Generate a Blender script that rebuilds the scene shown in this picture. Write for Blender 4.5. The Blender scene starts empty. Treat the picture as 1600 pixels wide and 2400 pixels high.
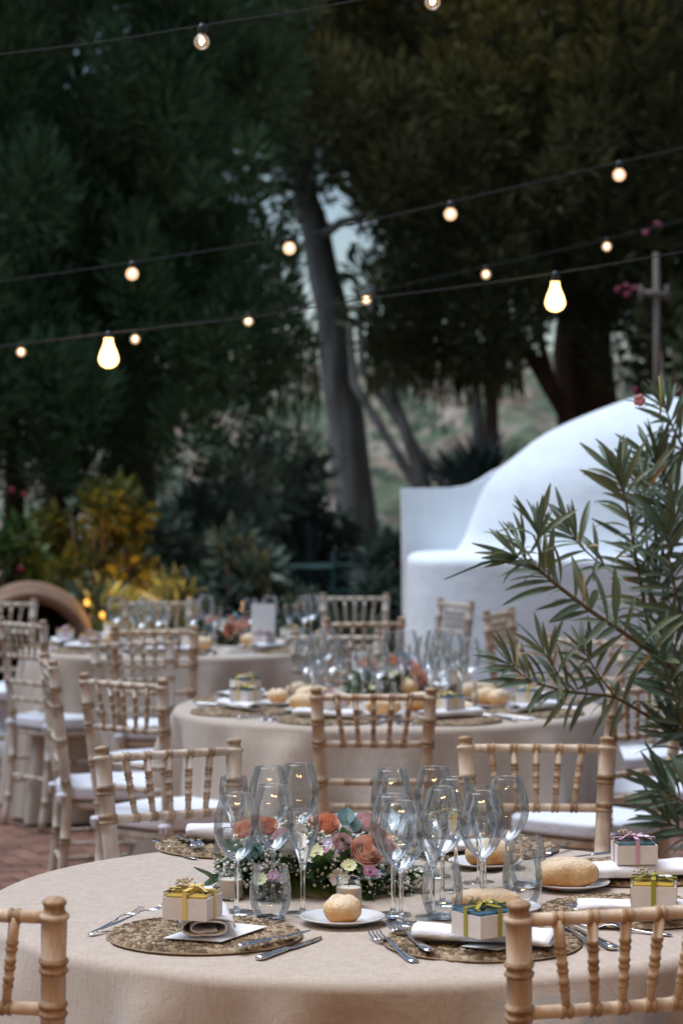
import bpy, math, random
import numpy as np
from mathutils import Vector, Matrix, noise
random.seed(7); RNG = np.random.default_rng(7)
S = bpy.context.scene
COL = S.collection
PI = math.pi

# ------------------------------------------------------------------ camera
F, HZ, CH = 5667.0, 1118.0, 1.54           # focal length in photo pixels, horizon row, camera height
cam = bpy.data.cameras.new('camera'); cam_ob = bpy.data.objects.new('camera', cam); COL.objects.link(cam_ob)
cam_ob.location = (0, 0, CH); cam_ob.rotation_euler = (PI/2, 0, 0)
cam.sensor_fit = 'VERTICAL'; cam.sensor_height = 36; cam.lens = 85
cam.shift_y = -(1200-HZ)/2400
cam.clip_start = 0.1; cam.clip_end = 2000
cam.dof.use_dof = True; cam.dof.focus_distance = 4.45; cam.dof.aperture_fstop = 5.4
S.camera = cam_ob
# ------------------------------------------------------------------ world, sun, exposure
W = bpy.data.worlds.new('World'); S.world = W; W.use_nodes = True
wn = W.node_tree.nodes; wl = W.node_tree.links; wn.clear()
sky = wn.new('ShaderNodeTexSky'); sky.sky_type = 'NISHITA'; sky.sun_disc = False
SUN_EL, SUN_ROT = math.radians(70), math.radians(278)
sky.sun_elevation = SUN_EL; sky.sun_rotation = SUN_ROT
sky.air_density = 1.0; sky.dust_density = .8; sky.ozone_density = 1.0
bg = wn.new('ShaderNodeBackground'); bg.inputs[1].default_value = 0.085
wo = wn.new('ShaderNodeOutputWorld'); wl.new(sky.outputs[0], bg.inputs[0]); wl.new(bg.outputs[0], wo.inputs[0])
sun = bpy.data.lights.new('sun', 'SUN'); sun.energy = 2.7; sun.angle = math.radians(50); sun.color = (.79, .88, 1)
sun_ob = bpy.data.objects.new('sun', sun); COL.objects.link(sun_ob)
sd = Vector((math.sin(SUN_ROT)*math.cos(SUN_EL), math.cos(SUN_ROT)*math.cos(SUN_EL), math.sin(SUN_EL)))
sun_ob.rotation_euler = (-sd).to_track_quat('-Z', 'Y').to_euler()
S.view_settings.view_transform = 'Standard'; S.view_settings.look = 'None'
S.view_settings.gamma = 1; S.view_settings.use_curve_mapping = False
S.view_settings.exposure = 0.45
S.cycles.use_denoising = True
try: S.cycles.denoiser = 'OPENIMAGEDENOISE'
except Exception: pass
S.cycles.max_bounces = 12; S.cycles.transparent_max_bounces = 40; S.cycles.transmission_bounces = 10
S.cycles.glossy_bounces = 4; S.cycles.diffuse_bounces = 4
S.cycles.caustics_refractive = False; S.cycles.caustics_reflective = False
S.cycles.sample_clamp_indirect = 4

def at(u, v, d): return Vector(((u-800)/F*d, d, CH-(v-HZ)/F*d))
def on(u, v, z): d = (CH-z)*F/(v-HZ); return Vector(((u-800)/F*d, d, z))

# ------------------------------------------------------------------ materials
def newmat(name):
    m = bpy.data.materials.new(name); m.use_nodes = True
    nt = m.node_tree; nt.nodes.clear()
    out = nt.nodes.new('ShaderNodeOutputMaterial')
    return m, nt, out
def pbsdf(nt, **k):
    p = nt.nodes.new('ShaderNodeBsdfPrincipled')
    for a, b in k.items():
        n = a.replace('_', ' ')
        for i in p.inputs:
            if i.name.lower() == n.lower(): i.default_value = b
    return p
def c4(c): return (c[0], c[1], c[2], 1)
def coords(nt, kind='Object', scale=(1, 1, 1)):
    t = nt.nodes.new('ShaderNodeTexCoord'); m = nt.nodes.new('ShaderNodeMapping'); m.inputs['Scale'].default_value = scale
    nt.links.new(t.outputs[kind], m.inputs[0]); return m.outputs[0]
def noise_n(nt, vec, scale, detail=4, rough=.55):
    n = nt.nodes.new('ShaderNodeTexNoise'); n.inputs['Scale'].default_value = scale; n.inputs['Detail'].default_value = detail
    n.inputs['Roughness'].default_value = rough
    if vec is not None: nt.links.new(vec, n.inputs[0])
    return n.outputs[0]
def ramp(nt, fac, stops):
    r = nt.nodes.new('ShaderNodeValToRGB'); e = r.color_ramp.elements
    while len(e) < len(stops): e.new(.5)
    for i, (p, c) in enumerate(stops): e[i].position = p; e[i].color = c4(c)
    nt.links.new(fac, r.inputs[0]); return r.outputs[0]
def mixc(nt, fac, a, b, mode='MIX'):
    m = nt.nodes.new('ShaderNodeMix'); m.data_type = 'RGBA'; m.blend_type = mode
    for i, v in ((0, fac), (6, a), (7, b)):
        if isinstance(v, (int, float)): m.inputs[i].default_value = v
        elif isinstance(v, tuple): m.inputs[i].default_value = c4(v)
        else: nt.links.new(v, m.inputs[i])
    return m.outputs[2]
def mathn(nt, op, a, b=0.5):
    m = nt.nodes.new('ShaderNodeMath'); m.operation = op
    for i, v in ((0, a), (1, b)):
        if isinstance(v, (int, float)): m.inputs[i].default_value = v
        else: nt.links.new(v, m.inputs[i])
    return m.outputs[0]
def bump(nt, h, strength, dist, p):
    b = nt.nodes.new('ShaderNodeBump'); b.inputs['Strength'].default_value = strength; b.inputs['Distance'].default_value = dist
    nt.links.new(h, b.inputs['Height']); nt.links.new(b.outputs[0], p.inputs['Normal'])
def varied(name, c1, c2, scale=8, rough=.6, bmp=0, bscale=40, stretch=(1, 1, 1), kind='Object', lo=.35, hi=.65, rnd=0, **k):
    m, nt, out = newmat(name); p = pbsdf(nt, roughness=rough, **k)
    v = coords(nt, kind, stretch); n = noise_n(nt, v, scale)
    col = ramp(nt, n, [(lo, c1), (hi, c2)])
    if rnd:
        oi = nt.nodes.new('ShaderNodeObjectInfo')
        col = mixc(nt, mathn(nt, 'MULTIPLY', oi.outputs['Random'], rnd), col, tuple(x*.45 for x in c1))
    nt.links.new(col, p.inputs['Base Color'])
    if bmp: bump(nt, noise_n(nt, v, bscale, 5), bmp, .01, p)
    nt.links.new(p.outputs[0], out.inputs[0]); return m
def plain(name, c, rough=.5, **k):
    m, nt, out = newmat(name); p = pbsdf(nt, base_color=c4(c), roughness=rough, **k); nt.links.new(p.outputs[0], out.inputs[0]); return m
def leafmat(name, cols, rough=.55, trans=.25, nscale=1.2, spec=.3):
    m, nt, out = newmat(name); p = pbsdf(nt, roughness=rough, specular_ior_level=spec)
    g = nt.nodes.new('ShaderNodeNewGeometry')
    n = noise_n(nt, coords(nt), nscale, 2)
    f = mathn(nt, 'ADD', mathn(nt, 'MULTIPLY', g.outputs['Random Per Island'], .45), mathn(nt, 'MULTIPLY', mathn(nt, 'SUBTRACT', n, .2), .9))
    k = len(cols)-1
    col = ramp(nt, f, [(.15+.7*i/k, c) for i, c in enumerate(cols)])
    nt.links.new(col, p.inputs['Base Color'])
    t = nt.nodes.new('ShaderNodeBsdfTranslucent'); nt.links.new(col, t.inputs[0])
    mx = nt.nodes.new('ShaderNodeMixShader'); mx.inputs[0].default_value = trans
    nt.links.new(p.outputs[0], mx.inputs[1]); nt.links.new(t.outputs[0], mx.inputs[2]); nt.links.new(mx.outputs[0], out.inputs[0]); return m
def thinglass(name, tint=(.97, .985, .985), edge=(.90, .93, .94), rough=.0):
    m, nt, out = newmat(name)
    lw = nt.nodes.new('ShaderNodeLayerWeight'); lw.inputs[0].default_value = .35
    fr = nt.nodes.new('ShaderNodeFresnel'); fr.inputs[0].default_value = 1.5
    t = nt.nodes.new('ShaderNodeBsdfTransparent')
    pw = mathn(nt, 'POWER', lw.outputs['Facing'], 6.0)
    nt.links.new(mixc(nt, pw, tint, edge), t.inputs[0])
    g = nt.nodes.new('ShaderNodeBsdfGlossy'); g.inputs['Roughness'].default_value = rough
    f2 = mathn(nt, 'MINIMUM', mathn(nt, 'MULTIPLY', fr.outputs[0], 1.9), .75)
    mx = nt.nodes.new('ShaderNodeMixShader'); nt.links.new(f2, mx.inputs[0])
    nt.links.new(t.outputs[0], mx.inputs[1]); nt.links.new(g.outputs[0], mx.inputs[2]); nt.links.new(mx.outputs[0], out.inputs[0]); return m
def emit(name, c, s, mixt=0.0):
    m, nt, out = newmat(name); e = nt.nodes.new('ShaderNodeEmission'); e.inputs[0].default_value = c4(c); e.inputs[1].default_value = s
    if mixt:
        t = nt.nodes.new('ShaderNodeBsdfTransparent'); mx = nt.nodes.new('ShaderNodeMixShader'); mx.inputs[0].default_value = mixt
        nt.links.new(e.outputs[0], mx.inputs[1]); nt.links.new(t.outputs[0], mx.inputs[2]); nt.links.new(mx.outputs[0], out.inputs[0])
    else: nt.links.new(e.outputs[0], out.inputs[0])
    return m

def wood_mat(name, light, mid, dark, wear):
    m, nt, out = newmat(name); p = pbsdf(nt, roughness=.5, specular_ior_level=.35)
    v = coords(nt, 'Object', (1, 1, .18)); oi = nt.nodes.new('ShaderNodeObjectInfo')
    add = nt.nodes.new('ShaderNodeVectorMath'); add.operation = 'ADD'; nt.links.new(v, add.inputs[0]); nt.links.new(oi.outputs['Random'], add.inputs[1])
    a = ramp(nt, noise_n(nt, add.outputs[0], 70, 5, .65), [(.36, (0, 0, 0)), (.64, (1, 1, 1))]); b = noise_n(nt, add.outputs[0], 22, 4, .6)
    col = mixc(nt, a, light, mid)
    col = mixc(nt, ramp(nt, b, [(.50, (0, 0, 0)), (.64, (wear, wear, wear))]), col, dark)
    nt.links.new(col, p.inputs['Base Color']); bump(nt, a, .25, .004, p)
    nt.links.new(p.outputs[0], out.inputs[0]); return m
M = {}
M['wood'] = wood_mat('limed wood', (.70, .63, .54), (.57, .485, .39), (.36, .25, .155), .45)
M['ring'] = wood_mat('worn ring wood', (.48, .37, .26), (.34, .235, .145), (.16, .09, .045), .6)
M['honey'] = wood_mat('honey wood', (.74, .60, .45), (.61, .465, .32), (.36, .22, .12), .5)
M['honeyring'] = wood_mat('honey ring wood', (.50, .34, .20), (.36, .225, .115), (.17, .085, .035), .65)
M['cushion'] = varied('white cushion cotton', (.74, .75, .79), (.82, .83, .86), 6, .85, .25, 90)
def linen():
    m, nt, out = newmat('beige linen'); p = pbsdf(nt, roughness=.85, sheen_weight=.15)
    t = nt.nodes.new('ShaderNodeTexCoord')
    vx = coords(nt, 'Object', (900, 30, 30)); vy = coords(nt, 'Object', (30, 900, 30)); vz = coords(nt, 'Object', (60, 60, 700))
    a = noise_n(nt, vx, 1, 2); b = noise_n(nt, vy, 1, 2); c = noise_n(nt, vz, 1, 2)
    w = mathn(nt, 'ADD', mathn(nt, 'ADD', a, b), c); w = mathn(nt, 'MULTIPLY', w, .3333)
    big = noise_n(nt, coords(nt), 5, 3)
    col = ramp(nt, w, [(.36, (.40, .315, .24)), (.62, (.58, .49, .40))])
    col = mixc(nt, mathn(nt, 'MULTIPLY', big, .3), col, (.49, .41, .335))
    nt.links.new(col, p.inputs['Base Color']); bump(nt, w, .35, .002, p)
    nt.links.new(p.outputs[0], out.inputs[0]); return m
M['linen'] = linen()
def plaster():
    m, nt, out = newmat('white plaster'); p = pbsdf(nt, roughness=.9, specular_ior_level=.2)
    v = coords(nt); a = noise_n(nt, v, 1.7, 6, .6); c = noise_n(nt, coords(nt, 'Object', (3, 3, .8)), 3, 5, .6)
    col = ramp(nt, a, [(.3, (.76, .815, .845)), (.7, (.87, .905, .925))])
    col = mixc(nt, ramp(nt, c, [(.55, (0, 0, 0)), (.8, (.3, .3, .3))]), col, (.60, .61, .59))
    nt.links.new(col, p.inputs['Base Color'])
    h = mathn(nt, 'ADD', noise_n(nt, v, 7, 5), mathn(nt, 'MULTIPLY', noise_n(nt, v, 45, 4), .25)); bump(nt, h, .55, .02, p)
    nt.links.new(p.outputs[0], out.inputs[0]); return m
M['plaster'] = plaster()
M['brick'] = varied('terracotta brick', (.20, .085, .05), (.30, .15, .095), 9, .8, .5, 60, rnd=.8)
M['mortar'] = varied('brown mortar', (.16, .115, .085), (.24, .18, .135), 20, .95, .5, 80)
M['soil'] = varied('dry soil', (.075, .06, .042), (.15, .12, .085), .8, .95, .6, 6)
M['glass'] = thinglass('thin clear glass')
M['stemglass'] = plain('solid clear glass', (1, 1, 1), .0, transmission_weight=1.0, ior=1.45)
M['steel'] = plain('polished steel', (.62, .61, .60), .16, metallic=1.0)
M['china'] = plain('white china', (.78, .79, .80), .12, coat_weight=.4)
M['napkin'] = varied('white napkin cotton', (.78, .77, .78), (.85, .84, .85), 10, .9, .3, 150)
M['card'] = plain('white card', (.80, .80, .81), .6)
M['ink'] = plain('grey ink', (.28, .27, .28), .8)
M['box'] = varied('white painted wood box', (.74, .66, .61), (.82, .77, .73), 25, .6, .1, 60)
M['acrylic'] = thinglass('clear acrylic', edge=(.85, .88, .88))
M['yellow'] = plain('mustard tissue', (.66, .42, .05), .55)
M['teal'] = varied('dark teal tissue', (.012, .055, .07), (.04, .14, .17), 60, .35)
M['tealb'] = varied('petrol blue tissue', (.03, .12, .19), (.06, .20, .28), 60, .4)
M['r_yellow'] = plain('pale yellow ribbon', (.80, .62, .20), .4)
M['r_olive'] = plain('olive satin ribbon', (.36, .33, .045), .35)
M['r_pink'] = plain('pink satin ribbon', (.68, .40, .50), .4)
M['dried'] = varied('dried gypsophila', (.42, .33, .22), (.62, .54, .42), 200, .9)
M['wax'] = plain('cream candle wax', (.78, .70, .58), .5, subsurface_weight=.3)
M['dark'] = plain('black rubber', (.012, .012, .014), .5)
M['cable'] = plain('black cable', (.012, .013, .015), .75)
M['clay'] = varied('terracotta clay', (.16, .085, .045), (.25, .145, .085), 7, .8, .4, 40)
M['green'] = plain('dark green metal', (.03, .10, .09), .35)
M['greentop'] = plain('green painted table top', (.16, .30, .28), .3)
M['bark'] = varied('grey bark', (.12, .115, .11), (.26, .25, .24), 7, .9, .9, 14, (1, 1, .25))
M['barkred'] = varied('red brown bark', (.06, .034, .022), (.15, .085, .05), 6, .9, .9, 14, (1, 1, .2))
M['post'] = varied('grey weathered post', (.12, .09, .075), (.19, .15, .125), 20, .85, .3, 60, (1, 1, .1))
M['conifer'] = leafmat('dark conifer foliage', [(.038, .074, .034), (.075, .145, .064), (.125, .215, .095)], .65, .2, .9)
M['conifer2'] = leafmat('olive conifer foliage', [(.044, .056, .024), (.084, .104, .044), (.14, .165, .070)], .65, .2, .9)
M['droop'] = leafmat('dry drooping foliage', [(.05, .06, .022), (.11, .115, .04), (.20, .165, .06)], .6, .35, 2)
M['shrub'] = leafmat('dark shrub leaves', [(.04, .07, .05), (.09, .135, .095), (.17, .22, .155)], .5, .25, 2)
M['shrubblue'] = leafmat('grey green shrub leaves', [(.12, .17, .115), (.24, .31, .215), (.36, .43, .31)], .5, .3, 2)
M['yellowleaf'] = leafmat('yellow green leaves', [(.045, .06, .014), (.11, .115, .02), (.20, .17, .025)], .5, .4, 3)
M['greenleaf'] = leafmat('bright green leaves', [(.02, .05, .014), (.05, .10, .025), (.09, .15, .04)], .45, .35, 3)
M['yucca'] = leafmat('dark yucca leaves', [(.03, .05, .048), (.065, .10, .095), (.12, .165, .155)], .4, .15, 2)
M['garleaf2'] = leafmat('dim climbing leaves', [(.02, .035, .016), (.045, .07, .025), (.09, .10, .03)], .5, .25, 3)
M['redflower'] = plain('red petals', (.24, .016, .025), .6)
M['pinkflower'] = plain('magenta petals', (.22, .02, .06), .6)
M['paleflower'] = plain('pale pink petals', (.62, .25, .29), .6)
def ole(name, a, b):
    m, nt, out = newmat(name); p = pbsdf(nt, roughness=.38, specular_ior_level=.45)
    oi = nt.nodes.new('ShaderNodeObjectInfo'); n = noise_n(nt, coords(nt), 25, 2)
    col = mixc(nt, mathn(nt, 'ADD', mathn(nt, 'MULTIPLY', oi.outputs['Random'], .7), mathn(nt, 'MULTIPLY', n, .3)), a, b)
    u = nt.nodes.new('ShaderNodeUVMap'); s = nt.nodes.new('ShaderNodeSeparateXYZ'); nt.links.new(u.outputs[0], s.inputs[0])
    rib = ramp(nt, mathn(nt, 'ABSOLUTE', mathn(nt, 'SUBTRACT', s.outputs[0], .5)), [(.03, (1, 1, 1)), (.09, (0, 0, 0))])
    col = mixc(nt, mathn(nt, 'MULTIPLY', rib, .7), col, (.20, .23, .10))
    nt.links.new(col, p.inputs['Base Color'])
    t = nt.nodes.new('ShaderNodeBsdfTranslucent'); nt.links.new(col, t.inputs[0]); mx = nt.nodes.new('ShaderNodeMixShader'); mx.inputs[0].default_value = .2
    nt.links.new(p.outputs[0], mx.inputs[1]); nt.links.new(t.outputs[0], mx.inputs[2]); nt.links.new(mx.outputs[0], out.inputs[0]); return m
M['oleander'] = ole('oleander leaf', (.065, .125, .085), (.21, .225, .11))
M['dryleaf'] = plain('dry tan leaf', (.42, .29, .15), .6)
M['twig'] = varied('green brown twig', (.10, .075, .03), (.17, .13, .05), 30, .6)
M['garleaf'] = leafmat('glossy ruscus leaves', [(.018, .05, .012), (.04, .095, .022), (.085, .15, .035)], .3, .25, 10, .5)
M['euc'] = leafmat('eucalyptus leaves', [(.07, .15, .15), (.13, .24, .24), (.20, .32, .30)], .5, .2, 10)
def petal(name, a, b):
    m, nt, out = newmat(name); p = pbsdf(nt, roughness=.55, subsurface_weight=.25); p.inputs['Subsurface Radius'].default_value = (.01, .004, .003)
    g = nt.nodes.new('ShaderNodeNewGeometry'); n = noise_n(nt, coords(nt), 45, 2)
    nt.links.new(mixc(nt, mathn(nt, 'ADD', mathn(nt, 'MULTIPLY', g.outputs['Random Per Island'], .7), mathn(nt, 'MULTIPLY', n, .3)), a, b), p.inputs['Base Color'])
    nt.links.new(p.outputs[0], out.inputs[0]); return m
M['coral'] = petal('coral petals', (.86, .48, .37), (.90, .72, .63))
M['orangered'] = petal('orange red petals', (.84, .40, .26), (.88, .60, .47))
M['whitep'] = petal('white petals', (.76, .74, .68), (.84, .83, .78))
M['blush'] = petal('blush petals', (.74, .50, .52), (.82, .66, .66))
M['lilac'] = petal('lilac petals', (.48, .40, .62), (.62, .56, .74))
M['mauve'] = petal('mauve petals', (.40, .07, .20), (.70, .42, .55))
M['lime'] = petal('lime cream petals', (.60, .62, .30), (.74, .74, .46))
M['gyp'] = plain('white gypsophila', (.80, .78, .70), .8)
M['gypstem'] = plain('thin green stems', (.10, .16, .05), .6)
def bread_mat():
    m, nt, out = newmat('bread crust'); p = pbsdf(nt, roughness=.6, specular_ior_level=.3)
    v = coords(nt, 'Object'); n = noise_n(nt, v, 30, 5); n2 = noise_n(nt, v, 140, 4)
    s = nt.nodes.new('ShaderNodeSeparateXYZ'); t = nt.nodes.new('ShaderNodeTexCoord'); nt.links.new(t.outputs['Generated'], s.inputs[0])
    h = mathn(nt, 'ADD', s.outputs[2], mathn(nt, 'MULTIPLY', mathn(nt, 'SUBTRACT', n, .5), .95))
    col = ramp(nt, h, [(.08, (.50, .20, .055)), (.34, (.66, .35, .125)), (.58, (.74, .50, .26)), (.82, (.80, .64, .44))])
    nt.links.new(col, p.inputs['Base Color']); bump(nt, n2, .6, .006, p); nt.links.new(p.outputs[0], out.inputs[0]); return m
M['bread'] = bread_mat()
def grass_mat():
    m, nt, out = newmat('seagrass braid'); p = pbsdf(nt, roughness=.7, specular_ior_level=.25)
    g = nt.nodes.new('ShaderNodeNewGeometry'); n = noise_n(nt, coords(nt, 'Object', (1, 1, 1)), 160, 3)
    f = mathn(nt, 'ADD', mathn(nt, 'MULTIPLY', g.outputs['Random Per Island'], .65), mathn(nt, 'MULTIPLY', n, .4))
    nt.links.new(ramp(nt, f, [(.15, (.07, .042, .022)), (.5, (.24, .16, .09)), (.85, (.48, .38, .255))]), p.inputs['Base Color'])
    nt.links.new(p.outputs[0], out.inputs[0]); return m
M['seagrass'] = grass_mat()
M['bulbhot'] = emit('amber bulb glass', (1, .55, .19), 4.5, .2)
M['hotcore'] = emit('incandescent core', (1, .66, .30), 40)
M['filament'] = emit('glowing filament', (1, .56, .22), 40)
M['globehot'] = emit('glowing globe', (1, .60, .36), 1.25, .40)
M['globeclear'] = emit('clear warm globe', (1, .62, .35), .55, .80)
M['emberhot'] = emit('warm lamp bulb', (1, .42, .07), 2.2)
M['hill'] = None

# ------------------------------------------------------------------ mesh builder
class MB:
    def __init__(s): s.v = []; s.f = []; s.m = []
    def add(s, verts, faces, mi=0):
        b = len(s.v); s.v += [tuple(x) for x in verts]
        for f in faces: s.f.append(tuple(i+b for i in f)); s.m.append(mi)
    def box(s, c, size, mi=0, mat=None):
        x, y, z = size[0]/2, size[1]/2, size[2]/2
        vs = [Vector((a*x, b*y, d*z)) for d in (-1, 1) for b in (-1, 1) for a in (-1, 1)]
        vs = [(mat @ p if mat else p) + Vector(c) for p in vs]
        s.add(vs, [(0, 2, 3, 1), (4, 5, 7, 6), (0, 1, 5, 4), (2, 6, 7, 3), (0, 4, 6, 2), (1, 3, 7, 5)], mi)
    def lathe(s, prof, seg=16, o=(0, 0, 0), mi=0, mat=None, cap=True):
        vs = []; fs = []; o = Vector(o)
        for r, z in prof:
            for k in range(seg):
                a = 2*PI*k/seg; p = Vector((r*math.cos(a), r*math.sin(a), z)); vs.append((mat @ p if mat else p)+o)
        for i in range(len(prof)-1):
            for k in range(seg):
                k2 = (k+1) % seg; fs.append((i*seg+k, i*seg+k2, (i+1)*seg+k2, (i+1)*seg+k))
        if cap:
            fs.append(tuple(range(seg))[::-1]); fs.append(tuple((len(prof)-1)*seg+k for k in range(seg)))
        s.add(vs, fs, mi)
    def tube(s, pts, rad, seg=8, mi=0, cap=True, mis=None, flat=1.0, up=None):
        pts = [Vector(p) for p in pts]; n = len(pts)
        if not isinstance(rad, (list, tuple)): rad = [rad]*n
        vs = []; fs = []; ms = []
        ref = Vector(up) if up else None
        for i in range(n):
            t = (pts[min(i+1, n-1)]-pts[max(i-1, 0)]).normalized()
            r0 = ref if ref else (Vector((0, 0, 1)) if abs(t.z) < .9 else Vector((1, 0, 0)))
            u = t.cross(r0).normalized(); w = u.cross(t).normalized()
            for k in range(seg):
                a = 2*PI*(k+.5)/seg; rr = rad[i]
                ru, rw = (rr if not isinstance(rr, tuple) else rr[0]), (rr*flat if not isinstance(rr, tuple) else rr[1])
                vs.append(pts[i]+u*ru*math.cos(a)+w*rw*math.sin(a))
        b = len(s.v); s.v += [tuple(x) for x in vs]
        for i in range(n-1):
            for k in range(seg):
                k2 = (k+1) % seg; s.f.append(tuple(b+q for q in (i*seg+k, i*seg+k2, (i+1)*seg+k2, (i+1)*seg+k))); s.m.append(mis[i] if mis else mi)
        if cap:
            s.f.append(tuple(b+k for k in range(seg))[::-1]); s.m.append(mi); s.f.append(tuple(b+(n-1)*seg+k for k in range(seg))); s.m.append(mi)
    def ball(s, c, r, seg=10, rings=6, mi=0, mat=None):
        vs = []; fs = []; c = Vector(c)
        if not isinstance(r, (tuple, list)): r = (r, r, r)
        for i in range(rings+1):
            ph = PI*i/rings
            for k in range(seg):
                a = 2*PI*k/seg; p = Vector((r[0]*math.sin(ph)*math.cos(a), r[1]*math.sin(ph)*math.sin(a), -r[2]*math.cos(ph)))
                vs.append((mat @ p if mat else p)+c)
        for i in range(rings):
            for k in range(seg): k2 = (k+1) % seg; fs.append((i*seg+k, i*seg+k2, (i+1)*seg+k2, (i+1)*seg+k))
        s.add(vs, fs, mi)
    def grid(s, fn, nu, nv, mi=0, closeu=False):
        vs = [fn(i/(nu if closeu else nu-1), j/(nv-1)) for j in range(nv) for i in range(nu)]; fs = []
        for j in range(nv-1):
            for i in range(nu if closeu else nu-1):
                i2 = (i+1) % nu; fs.append((j*nu+i, j*nu+i2, (j+1)*nu+i2, (j+1)*nu+i))
        s.add(vs, fs, mi)
    def mesh(s, name, mats, smooth=True):
        me = bpy.data.meshes.new(name); me.from_pydata(s.v, [], s.f)
        for m in (mats if isinstance(mats, (list, tuple)) else [mats]): me.materials.append(M[m] if isinstance(m, str) else m)
        me.polygons.foreach_set('material_index', s.m)
        if smooth: me.polygons.foreach_set('use_smooth', [True]*len(me.polygons))
        me.update(); return me
    def build(s, name, mats, parent=None, smooth=True, loc=None, rot=None):
        return obj(name, s.mesh(name, mats, smooth), parent, loc, rot)
def obj(name, me, parent=None, loc=None, rot=None):
    o = bpy.data.objects.new(name, me); COL.objects.link(o)
    if parent: o.parent = parent
    if loc is not None: o.location = loc
    if rot is not None: o.rotation_euler = rot if not isinstance(rot, (int, float)) else (0, 0, rot)
    return o
def tag(o, label, cat, group=None, kind=None):
    if label: o['label'] = label
    if cat: o['category'] = cat
    if group: o['group'] = group
    if kind: o['kind'] = kind
    return o
def empty(name, loc, rz=0): 
    o = obj(name, None, None, loc, rz); o.empty_display_size = .05; return o
def kids(o): return KIDS.get(o.name, [])
KIDS = {}
def index():
    KIDS.clear()
    for x in S.objects:
        if x.parent: KIDS.setdefault(x.parent.name, []).append(x)
def copy_tree(o, parent=None):
    c = o.copy(); COL.objects.link(c)
    if parent: c.parent = parent
    for k in kids(o): copy_tree(k, c)
    return c
def sharp(o, ang=40):
    try:
        o.data.shade_smooth(); 
    except Exception: pass
    o.data.set_sharp_from_angle(angle=math.radians(ang)); return o
def bevel(o, w=.003, seg=2):
    b = o.modifiers.new('bevel', 'BEVEL'); b.width = w; b.segments = seg; b.limit_method = 'ANGLE'; return o
def quadmesh(name, V, mats, midx=None, uv=False):
    V = np.asarray(V, dtype=np.float32).reshape(-1, 4, 3); n = len(V); me = bpy.data.meshes.new(name)
    me.vertices.add(n*4); me.vertices.foreach_set('co', V.reshape(-1)); me.loops.add(n*4); me.loops.foreach_set('vertex_index', np.arange(n*4, dtype=np.int32))
    me.polygons.add(n); me.polygons.foreach_set('loop_start', np.arange(0, n*4, 4, dtype=np.int32))
    for m in (mats if isinstance(mats, (list, tuple)) else [mats]): me.materials.append(M[m])
    if midx is not None: me.polygons.foreach_set('material_index', np.asarray(midx, dtype=np.int32))
    me.update(calc_edges=True); return me
def blades(C, D, L, Wd, curl=.15):
    """diamond leaf faces at centres C along directions D"""
    C = np.asarray(C); D = np.asarray(D); n = len(C); D = D/np.maximum(np.linalg.norm(D, axis=1, keepdims=True), 1e-6)
    R = RNG.normal(size=(n, 3)); U = np.cross(D, R); U /= np.maximum(np.linalg.norm(U, axis=1, keepdims=True), 1e-6); N = np.cross(U, D)
    L = np.broadcast_to(L, (n,))[:, None]; Wd = np.broadcast_to(Wd, (n,))[:, None]
    mid = C+D*L*.5+N*L*curl*.5
    return np.stack([C, mid+U*Wd*.5, C+D*L, mid-U*Wd*.5], axis=1)
def lobe(c, r, n, L, Wd, up=.5, shell=.55, jit=.45):
    d = RNG.normal(size=(n, 3)); d /= np.linalg.norm(d, axis=1, keepdims=True)
    rad = shell+(1-shell)*RNG.random((n, 1))
    P = np.asarray(c)+d*rad*np.asarray(r); D = d+RNG.normal(size=(n, 3))*jit+np.array([0, 0, up])
    return blades(P, D, L*(.6+.8*RNG.random(n)), Wd*(.6+.8*RNG.random(n)))

# ------------------------------------------------------------------ ground, terrace, hill
b = MB(); b.add([(-300, -60, -.05), (300, -60, -.05), (300, 400, -.05), (-300, 400, -.05)], [(0, 1, 2, 3)])
tag(b.build('ground', 'soil', smooth=False), 'bare brown earth under the trees', None, kind='structure')
b = MB(); b.add([(-5, .5, -.014), (5, .5, -.014), (5, 14.6, -.014), (-5, 14.6, -.014)], [(0, 1, 2, 3)])
terr = tag(b.build('terrace', 'mortar', smooth=False), 'terracotta brick terrace laid in a herringbone bond', None, kind='structure')
bb = MB(); w = .1; e = .006; bb.add([(-.1+e, -.05+e, -.03), (.1-e, -.05+e, -.03), (.1-e, .05-e, -.03), (-.1+e, .05-e, -.03),
    (-.1+e, -.05+e, -.004), (.1-e, -.05+e, -.004), (.1-e, .05-e, -.004), (-.1+e, .05-e, -.004),
    (-.1+2*e, -.05+2*e, 0), (.1-2*e, -.05+2*e, 0), (.1-2*e, .05-2*e, 0), (-.1+2*e, .05-2*e, 0)],
    [(0, 1, 5, 4), (1, 2, 6, 5), (2, 3, 7, 6), (3, 0, 4, 7), (4, 5, 9, 8), (5, 6, 10, 9), (6, 7, 11, 10), (7, 4, 8, 11), (8, 9, 10, 11)])
brick_me = bb.mesh('brick', 'brick', False); rest = MB()
RB = Matrix.Rotation(math.radians(28), 3, 'Z'); nb = 0
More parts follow.
